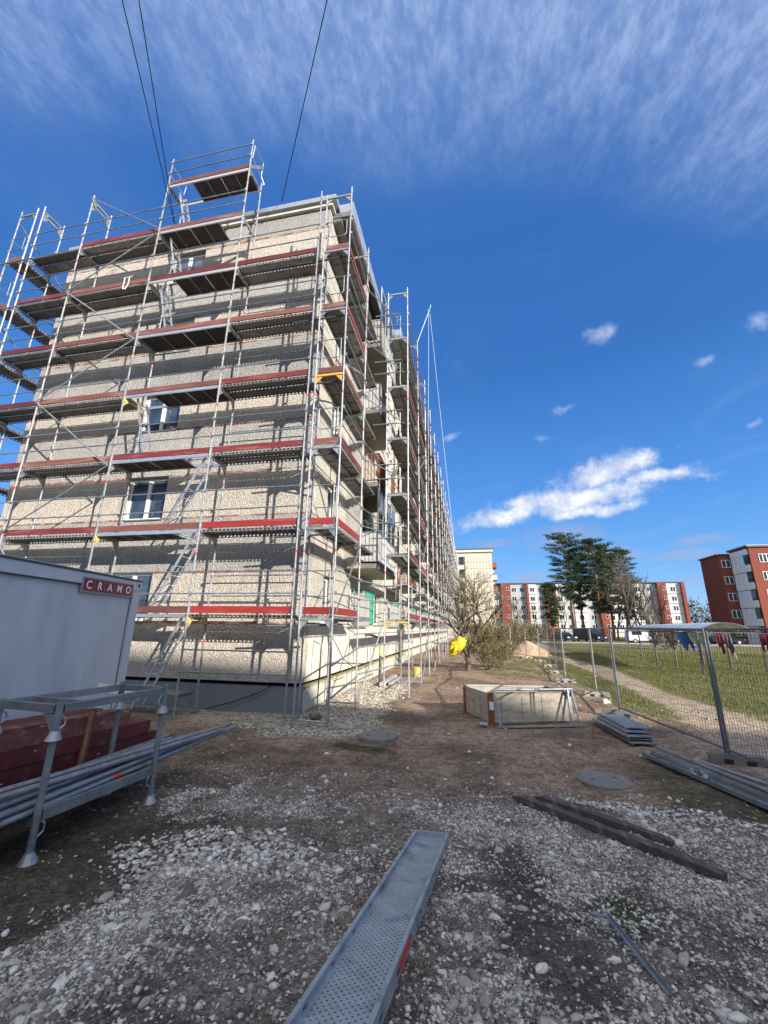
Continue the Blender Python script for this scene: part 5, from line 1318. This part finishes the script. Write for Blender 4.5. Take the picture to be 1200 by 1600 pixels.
cloth('shirt', 13.15, 22.9, .3, .85, M_REDCL, 'red garment at the far right end of the shelter', 7, skew=.05)
tube_part_o = MB(); tube_part_o.tube((10.9, 26, 1.9), (11.9, 22.2, 1.9), .008, M_DKST, n=4); tube_part_o.tube((10.95, 22.5, 1.9), (13.5, 22.9, 1.9), .008, M_DKST, n=4); obj('washing_line', tube_part_o, ls, wp(ls, (0, 0, 0)))

# ------------------------------------------------------------------ vehicles
def car(kind, x, y, rz, body, label, cat):
    van = kind == 'van'; L = 5.2 if van else 4.4; W = 1.95 if van else 1.78; H = 2.1 if van else (1.72 if kind == 'suv' else 1.46)
    o = empty('parked_'+('van' if van else 'car'), (x, y, GZ(x, y)+.1), label, cat, 'vehicles parked across the lawn', rz=rz)
    if van: prof = [(0, .35), (0, 1.0), (.15, H*.93), (.5, H), (L-1.75, H), (L-.95, 1.25), (L-.12, .98), (L, .7), (L, .32)]; glz = [(L-1.78, H-.12), (L-1.1, 1.25), (L-2.2, 1.25), (L-2.2, H-.12)]
    else: prof = [(0, .35), (0, .85), (.12, .98), (.75, H-.08), (1.2, H), (L-2.1, H), (L-1.25, .98), (L-.12, .80), (L, .6), (L, .28)]; glz = [(.85, H-.14), (L-2.05, H-.10), (L-1.42, 1.0), (.55, 1.0)]
    b = MB(); n = len(prof)
    def wd(z): return W/2*(1-.13*max(0, z-.9)/.6) if not van else W/2*(1-.05*max(0, z-1.1))
    A_ = [(p[0], -wd(p[1]), p[1]) for p in prof]; B2 = [(p[0], wd(p[1]), p[1]) for p in prof]
    b.quad(A_, body); b.quad(B2[::-1], body)
    for i in range(n): b.quad([A_[i], B2[i], B2[(i+1) % n], A_[(i+1) % n]][::-1], body)
    obj('body', b, o)
    for s in (-1, 1):
        b = MB(); pts = [(p[0], s*(wd(p[1])+.006), p[1]) for p in glz]; b.quad(pts if s < 0 else pts[::-1], M_GLASSD); b.quad([(p[0], s*(wd(p[1])+.002), p[1]) for p in (glz[::-1] if s < 0 else glz)], M_GLASSD); obj('side_window', b, o)
        if van: b = MB(); b.box((.5, s*(W/2)-.01 if s < 0 else W/2-.01-.05, 1.2), (1.9, (-W/2+.05) if s < 0 else W/2+.004, 1.75), M_GLASSD); obj('side_window', b, o)
    k_ = -4 if not van else -5
    i0 = [i for i in range(n-1) if prof[i][1] >= H-.01 and prof[i+1][1] < H-.2][0]; p, q2 = prof[i0], prof[i0+1]
    b = MB(); e_ = .03; b.quad([(p[0]+.08, -wd(p[1])*.88, p[1]-.06+e_), (q2[0]-.04+e_, -wd(q2[1])*.9, q2[1]+.05+e_), (q2[0]-.04+e_, wd(q2[1])*.9, q2[1]+.05+e_), (p[0]+.08, wd(p[1])*.88, p[1]-.06+e_)], M_GLASSD); obj('windscreen', b, o)
    for wx in (.85, L-.9):
        for s in (-1, 1):
            b = MB(); b.tube((wx, s*(W/2-.2), .32), (wx, s*(W/2+.01), .32), .32, M_TYRE, n=16); w_o = obj('wheel', b, o)
            b = MB(); b.tube((wx, s*(W/2+.011), .32), (wx, s*(W/2+.02), .32), .19, M_ALU, n=12); obj('rim', b, w_o)
    for s in (-1, 1):
        b = MB(); b.box((L-.10, s*W*.36-.18, .62), (L+.012, s*W*.36+.18, .78), M_WHITE); obj('headlight', b, o)
        b = MB(); b.box((-.012, s*W*.4-.1, .7), (.03, s*W*.4+.1, .95), M_RED); obj('tail_light', b, o)
    return o
car('car', 9.9, 75.5, R(-95), M_CAR, 'dark car facing the viewer behind the left slope of the sand pile', 'car')
car('car', 14.2, 76.0, R(-70), M_CAR, 'low dark car parked left of the dark van', 'car')
car('van', 18.2, 79.0, R(-60), M_CAR, 'dark van parked in front of the pine trunks', 'van')
car('van', 24.5, 74.8, R(0), M_CARW, 'white van parked side-on behind the lawn', 'van')
car('suv', 31.0, 75.5, R(5), M_CAR, 'dark car just right of the white van, beyond the laundry shelter', 'car')
car('car', 36.5, 75.5, R(0), M_CAR, 'dark car seen under the roof of the laundry shelter', 'car')

# ------------------------------------------------------------------ sand pile
def mound(name, cx_, cy_, r, h, m, label, cat, seed):
    n = 64; g_ = np.linspace(-1.5, 1.5, n); X_, Y_ = np.meshgrid(g_, g_); d = np.hypot(X_, Y_)
    Z_ = h*np.clip(1-d/1.0, 0, 1)**.85*(1+.25*(fbm(X_*2+9, Y_*2, 4, seed)-.5))+h*.10*np.exp(-(d/1.1)**4)*fbm(X_*5, Y_*5, 3, seed+1)
    Z_ = np.where(d > 1.35, -.2, Z_); x_ = cx_+X_*r; y_ = cy_+Y_*r*.8; v = np.stack([x_.ravel(), y_.ravel(), (Z_+ground_h(x_, y_)-.03).ravel()], 1)
    i_ = np.arange(n*n).reshape(n, n); f_ = np.stack([i_[:-1, :-1].ravel(), i_[:-1, 1:].ravel(), i_[1:, 1:].ravel(), i_[1:, :-1].ravel()], 1)
    me = np_mesh(name, v, f_, True); me.materials.append(m); tag(obj(name, me), label, cat)
mound('sand_pile', 4.35, 35.2, 1.75, 1.15, M_SAND, 'pointed heap of orange sand behind the wire fence', 'sand pile', 4)

# ------------------------------------------------------------------ trees
def segs_mesh(name, S, m, sides=3):
    """S: array of (p0, p1, r0, r1)"""
    p0 = np.array([s[0] for s in S]); p1 = np.array([s[1] for s in S]); r0 = np.array([s[2] for s in S]); r1 = np.array([s[3] for s in S])
    d = p1-p0; d /= np.linalg.norm(d, axis=1, keepdims=True)+1e-9
    ref = np.where(np.abs(d[:, 2:3]) > .9, np.array([[1., 0, 0]]), np.array([[0, 0, 1.]]))
    a = np.cross(d, ref); a /= np.linalg.norm(a, axis=1, keepdims=True); b_ = np.cross(d, a)
    V = []
    for p, r in ((p0, r0), (p1, r1)):
        for j in range(sides):
            t_ = 2*math.pi*j/sides; V.append(p+a*(r*math.cos(t_))[:, None]+b_*(r*math.sin(t_))[:, None])
    V = np.stack(V, 1).reshape(-1, 3); n = len(S); F = []
    base = np.arange(n)*2*sides
    for j in range(sides):
        k_ = (j+1) % sides; F.append(np.stack([base+j, base+k_, base+sides+k_, base+sides+j], 1))
    me = np_mesh(name, V, np.concatenate(F)); me.materials.append(m); return me
def grow(S, p, d, L, r, depth, rd, spread, up, kids, tips=None, shrink=.68):
    n = 3; q = Vector(p); dd = Vector(d)
    for i in range(n):
        nd = (dd+Vector((rd.gauss(0, .14), rd.gauss(0, .14), rd.gauss(0, .10)+up))).normalized(); nq = q+nd*(L/n)
        S.append((tuple(q), tuple(nq), r*(1-.25*i/n), r*(1-.25*(i+1)/n))); q = nq; dd = nd
        if depth > 0:
            for _ in range(kids if i else max(1, kids-1)):
                if rd.random() < .85:
                    ax = Vector((rd.gauss(0, 1), rd.gauss(0, 1), rd.gauss(0, 1))).normalized()
                    bd = (dd + dd.cross(ax).normalized()*spread*rd.uniform(.6, 1.3)).normalized()
                    grow(S, q, bd, L*shrink*rd.uniform(.7, 1.15), r*.55, depth-1, rd, spread, up, kids, tips, shrink)
    if depth == 0 and tips is not None: tips.append(tuple(q))
def bare_tree(name, x, y, stems, h, m, label, cat, seed, depth=4, spread=.75, up=.05, kids=2, r=.09, buds=0, lean=.25, group=None, trunkh=0, budm=None, budsize=.03):
    rd = random.Random(seed); S = []; tips = []
    z = GZ(x, y)-.05 if y < 200 else 0
    p = Vector((0, 0, 0))
    if trunkh: 
        S.append((tuple(p), (.05, 0, trunkh*.5), r, r*.9)); S.append(((.05, 0, trunkh*.5), (0, .05, trunkh), r*.9, r*.8)); p = Vector((0, .05, trunkh))
    T_ = len(S)
    for s in range(stems):
        a = 2*math.pi*s/stems+rd.uniform(-.4, .4); d = Vector((math.cos(a)*lean, math.sin(a)*lean, 1)).normalized()
        grow(S, p, d, h*rd.uniform(.34, .46), r*(.8 if stems == 1 else .55), depth, rd, spread, up, kids, tips)
    o = empty(name, (x, y, z), label, cat, group)
    big_ = [s for s in S if s[2] > .022] or S[:3]; small = [s for s in S if s[2] <= .022] or S[:3]
    obj('trunk', segs_mesh('trunk', big_, M_BARK, 6), o)
    small = [(a, b_, max(r0, .0045), max(r1, .004)) for a, b_, r0, r1 in small]
    obj('twigs', segs_mesh('twigs', small, m, 3), o, kind='stuff')
    if buds:
        P_ = []
        for a, b_, r0, r1 in small:
            for _ in range(buds):
                t_ = rd.random(); c0 = [a[i]*(1-t_)+b_[i]*t_ for i in range(3)]; s = budsize*rd.uniform(.5, 1.3)
                for __ in range(3): P_.append([c0[i]+rd.gauss(0, s) for i in range(3)])
        v = np.array(P_); me = np_mesh('buds', v, np.arange(len(v)).reshape(-1, 3)); me.materials.append(budm or m); obj('buds', me, o, kind='stuff')
    return o
M_BUD = mat('yellow_green_buds', (.21, .18, .085), .9, 0, .2, 2); M_BUDP = mat('pale_catkins', (.45, .42, .30), .9, 0, .2, 2)
bare_tree('willow_bush', -.20, 21.3, 3, 4.6, M_TWIG, 'bare spreading willow bush with a dark trunk beside the scaffold, pale buds on its shoots', 'bush', 5, depth=4, spread=.95, up=.07, kids=2, r=.17, buds=1, lean=.45, trunkh=.7, budm=M_BUDP, budsize=.022)
bare_tree('undergrowth', .75, 21.8, 9, 2.3, M_TWIG, 'dense low thicket of olive shoots at the right foot of the willow bush', 'bush', 15, depth=3, spread=.8, up=.08, kids=2, r=.035, buds=2, lean=.9, budm=M_BUD, budsize=.025)
bare_tree('undergrowth', 1.4, 23.4, 8, 1.9, M_TWIG, 'smaller thicket of olive shoots behind the first, towards the fence', 'bush', 16, depth=3, spread=.8, up=.08, kids=2, r=.03, buds=2, lean=.9, budm=M_BUD, budsize=.025)
hl = ['first', 'second', 'third', 'fourth', 'fifth', 'sixth']
for i, (x, y, h) in enumerate(((1.4, 36, 2.6), (2.6, 41, 2.7), (4.1, 45, 2.9), (5.4, 47.5, 2.9), (6.6, 50, 2.8), (.2, 50, 3.2))):
    bare_tree('hedge_shrub', x, y, 9, h*1.25, M_TWIG, 'bare yellowish hedge shrub behind the sand pile, %s one counted from the scaffold' % hl[[1, 2, 3, 4, 5, 0][i]], 'shrub', 30+i, depth=3, spread=.75, up=.08, kids=2, r=.04, buds=2, lean=.8, group='hedge shrubs behind the sand pile', budm=M_BUD, budsize=.05)
M_NEED = mat('pine_needles', (.045, .072, .030), .8, 0, .3, .6, alt=(.085, .115, .05), altscale=.7)
def pine(x, y, h, cr_, label, seed, lean=0, start=.42):
    rd = random.Random(seed); rg = np.random.default_rng(seed)
    o = empty('pine_tree', (x, y, 0), label, 'pine', 'pines in front of the red and white block')
    S = []; k_ = 8; P_ = [(lean*h*(i/k_)**1.5+rd.gauss(0, .08), rd.gauss(0, .08), h*.97*i/k_) for i in range(k_+1)]
    for i in range(k_): S.append((P_[i], P_[i+1], .30*(1-i/k_)+.05, .30*(1-(i+1)/k_)+.05))
    obj('trunk', segs_mesh('trunk', S, M_PBARK, 8), o)
    B_s = []; C_ = []
    nbr = 92
    for i in range(nbr):
        f_ = start+(1-start)*(i/nbr)**.9; z = h*.97*f_; j = min(k_-1, int(f_*k_)); tx = P_[j][0]+(P_[j+1][0]-P_[j][0])*(f_*k_-j)
        prof_ = math.sin(math.pi*min(1, (1-f_)/(1-start)*.80+.14))**.7; L = cr_*prof_*rd.uniform(.55, 1.15); a = rd.uniform(0, 6.28)
        e = (tx+L*math.cos(a), L*math.sin(a), z+L*rd.uniform(.0, .35)); B_s.append(((tx, 0, z), e, .06, .02))
        for t_ in (.45, .65, .85, 1.0):
            if rd.random() < .9: C_.append((tx+(e[0]-tx)*t_+rd.gauss(0, .2), e[1]*t_+rd.gauss(0, .2), z+(e[2]-z)*t_+.1, .38+.34*rd.random()))
    for i in range(6): C_.append((P_[-1][0]+rd.gauss(0, .3), rd.gauss(0, .3), h*.97+rd.uniform(-.6, .35), .5))
    obj('limbs', segs_mesh('limbs', B_s, M_BARK, 4), o, kind='stuff')
    C_ = np.array(C_); nT = 70; n = len(C_)*nT; cc_ = np.repeat(C_, nT, 0); dirs = rg.normal(0, 1, (n, 3)); dirs /= np.linalg.norm(dirs, axis=1, keepdims=True)
    rad = cc_[:, 3:4]*rg.uniform(.35, 1.25, (n, 1))*np.array([[1.5, 1.5, .52]]); c0 = cc_[:, :3]+dirs*rad
    w = rg.normal(0, .075, (n, 3, 3))*np.array([1.2, 1.2, .8]); V = (c0[:, None, :]+w*1.25).reshape(-1, 3)
    me = np_mesh('crown', V, np.arange(len(V)).reshape(-1, 3)); me.materials.append(M_NEED); obj('crown', me, o)
pl = [(890, 96, 23.2, 4.6, 'tallest pine, leftmost of the group, its orange trunk in front of the block'), (905, 102, 19.5, 3.4, 'shorter pine right behind the tallest one, its crown touching it'), (934, 95, 21.6, 3.3, 'pine right of the gap in the row, third from the left'), (951, 99, 20.8, 3.2, 'pine with a thin crown, fourth from the left'), (975, 104, 20.8, 3.4, 'small pine at the right end of the row, partly behind bare birches'), (858, 125, 15.0, 2.2, 'dark small pine left of the tallest one, close to the block')]
for i, (px_1, y, h, c_1, lb) in enumerate(pl):
    d_ = pix_dir(px_1+8, 990); x = d_.x/d_.y*y; pine(x, y, h, c_1, lb, 60+i, lean=-.03 if i == 0 else 0, start=[.36, .34, .26, .26, .22, .2][i])
bl = [(985, 88, 17.5), (1005, 90, 15.5), (1022, 91, 14), (1035, 86, 10.5), (965, 90, 14), (880, 100, 11), (815, 118, 12), (804, 112, 11), (832, 120, 11), (1018, 84, 9)]
bd_ = ['tallest bare birch right of the pines', 'second bare tree right of the pines, rounder than the birch', 'third bare tree right of the pines', 'low bare tree in front of the white end bay of the long block', 'bare tree among the pine trunks', 'slim bare tree left of the tallest pine trunk', 'bare tree before the grey bay at the left end of the long block', 'bare tree nearest the tan block, left of the grey bay', 'bare tree by the first white bay of the long block', 'small bushy bare tree above the laundry shelter']
for i, (px_1, y, h) in enumerate(bl):
    d_ = pix_dir(px_1, 990); bare_tree('bare_tree', d_.x/d_.y*y, y, 1 if i != 9 else 4, h, M_TWIGD, bd_[i], 'bare tree', 80+i, depth=4, spread=.62, up=.06, kids=2, r=.22 if i < 5 else .14, lean=.05 if i != 9 else .4, group='bare trees in front of the long block', buds=1, budm=M_TWIGD, budsize=.035)
# dark bush under the birches
bare_tree('bush', 20.8, 52, 10, 3.0, M_TWIGD, 'round dark leafless bush on the lawn left of the laundry shelter', 'bush', 99, depth=3, spread=.8, up=.03, kids=2, r=.04, buds=2, lean=.9, budm=M_TWIGD, budsize=.05)
# far wood
n = 5200; rg = np.random.default_rng(3); ang = rg.uniform(-1.5, 1.5, n); dist = rg.uniform(270, 330, n); hh = 13+6*fbm(ang*9, ang*0+2, 3, 4)
c0 = np.stack([np.sin(ang)*dist, np.cos(ang)*dist, rg.uniform(0, 1, n)**.8*hh], 1); V = (np.repeat(c0, 14, 0)[:, None, :]+rg.normal(0, 1, (n*14, 1, 3))*1.5+rg.normal(0, .55, (n*14, 3, 3))).reshape(-1, 3)
me = np_mesh('far_wood', V, np.arange(len(V)).reshape(-1, 3)); me.materials.append(mat('wood_foliage', (.11, .105, .075), .9, 0, .35, .05, alt=(.07, .08, .045), altscale=.03)); obj('far_wood', me, kind='stuff')
# yellow tarpaulin on a pole by the willow
V, F = ico(3); s_ = (fbm(V[:, 0]*2.3+3, V[:, 1]*2.3+V[:, 2]*1.7, 3, 12)-.5)
V = V*(1+s_*1.3+(fbm(V[:, 0]*6, V[:, 2]*6+V[:, 1]*4, 3, 8)-.5)*.5)[:, None]*np.array([.32, .22, .38]); V[:, 0] += V[:, 2]*.45; me = np_mesh('yellow_tarpaulin', V, F); me.materials.append(M_YTARP)
tag(obj('tarpaulin', me, None, (-.72, 20.6, 1.15)), 'crumpled bright yellow tarpaulin hung between the scaffold and the willow trunk', 'tarpaulin')
tg = MB(); tg.tube((-1.8, 20.3, 1.28), (-.7, 20.6, 1.22), .022, M_FPOST, n=6); tag(obj('pole', tg), 'horizontal dark pole reaching from the scaffold to the yellow tarpaulin', 'pole')
# overhead wires
def overhead(a, b_, label):
    a = Vector(a); b_ = Vector(b_); b = MB(); n = 30; ext = a+(b_-a)*((-16-a.y)/(b_.y-a.y)); pts = []
    for i in range(n+1):
        f_ = i/n; p = a+(ext-a)*f_; pts.append(p)
    b.path(pts, .013, M_BLACK, 5); tag(obj('overhead_wire', b), label, 'wire', 'overhead wires running up from the roof')
overhead(on_z(273, 350, 15.6), on_z(217, 0, 16.0), 'overhead wire, right one of the close pair above the raised platform')
overhead(on_z(272, 348, 15.6), on_z(191, 0, 16.0), 'overhead wire, left one of the close pair above the raised platform')
overhead(on_z(440, 316, 15.6), on_z(511, 0, 16.0), 'single overhead wire rising from the roof right of the raised platform')
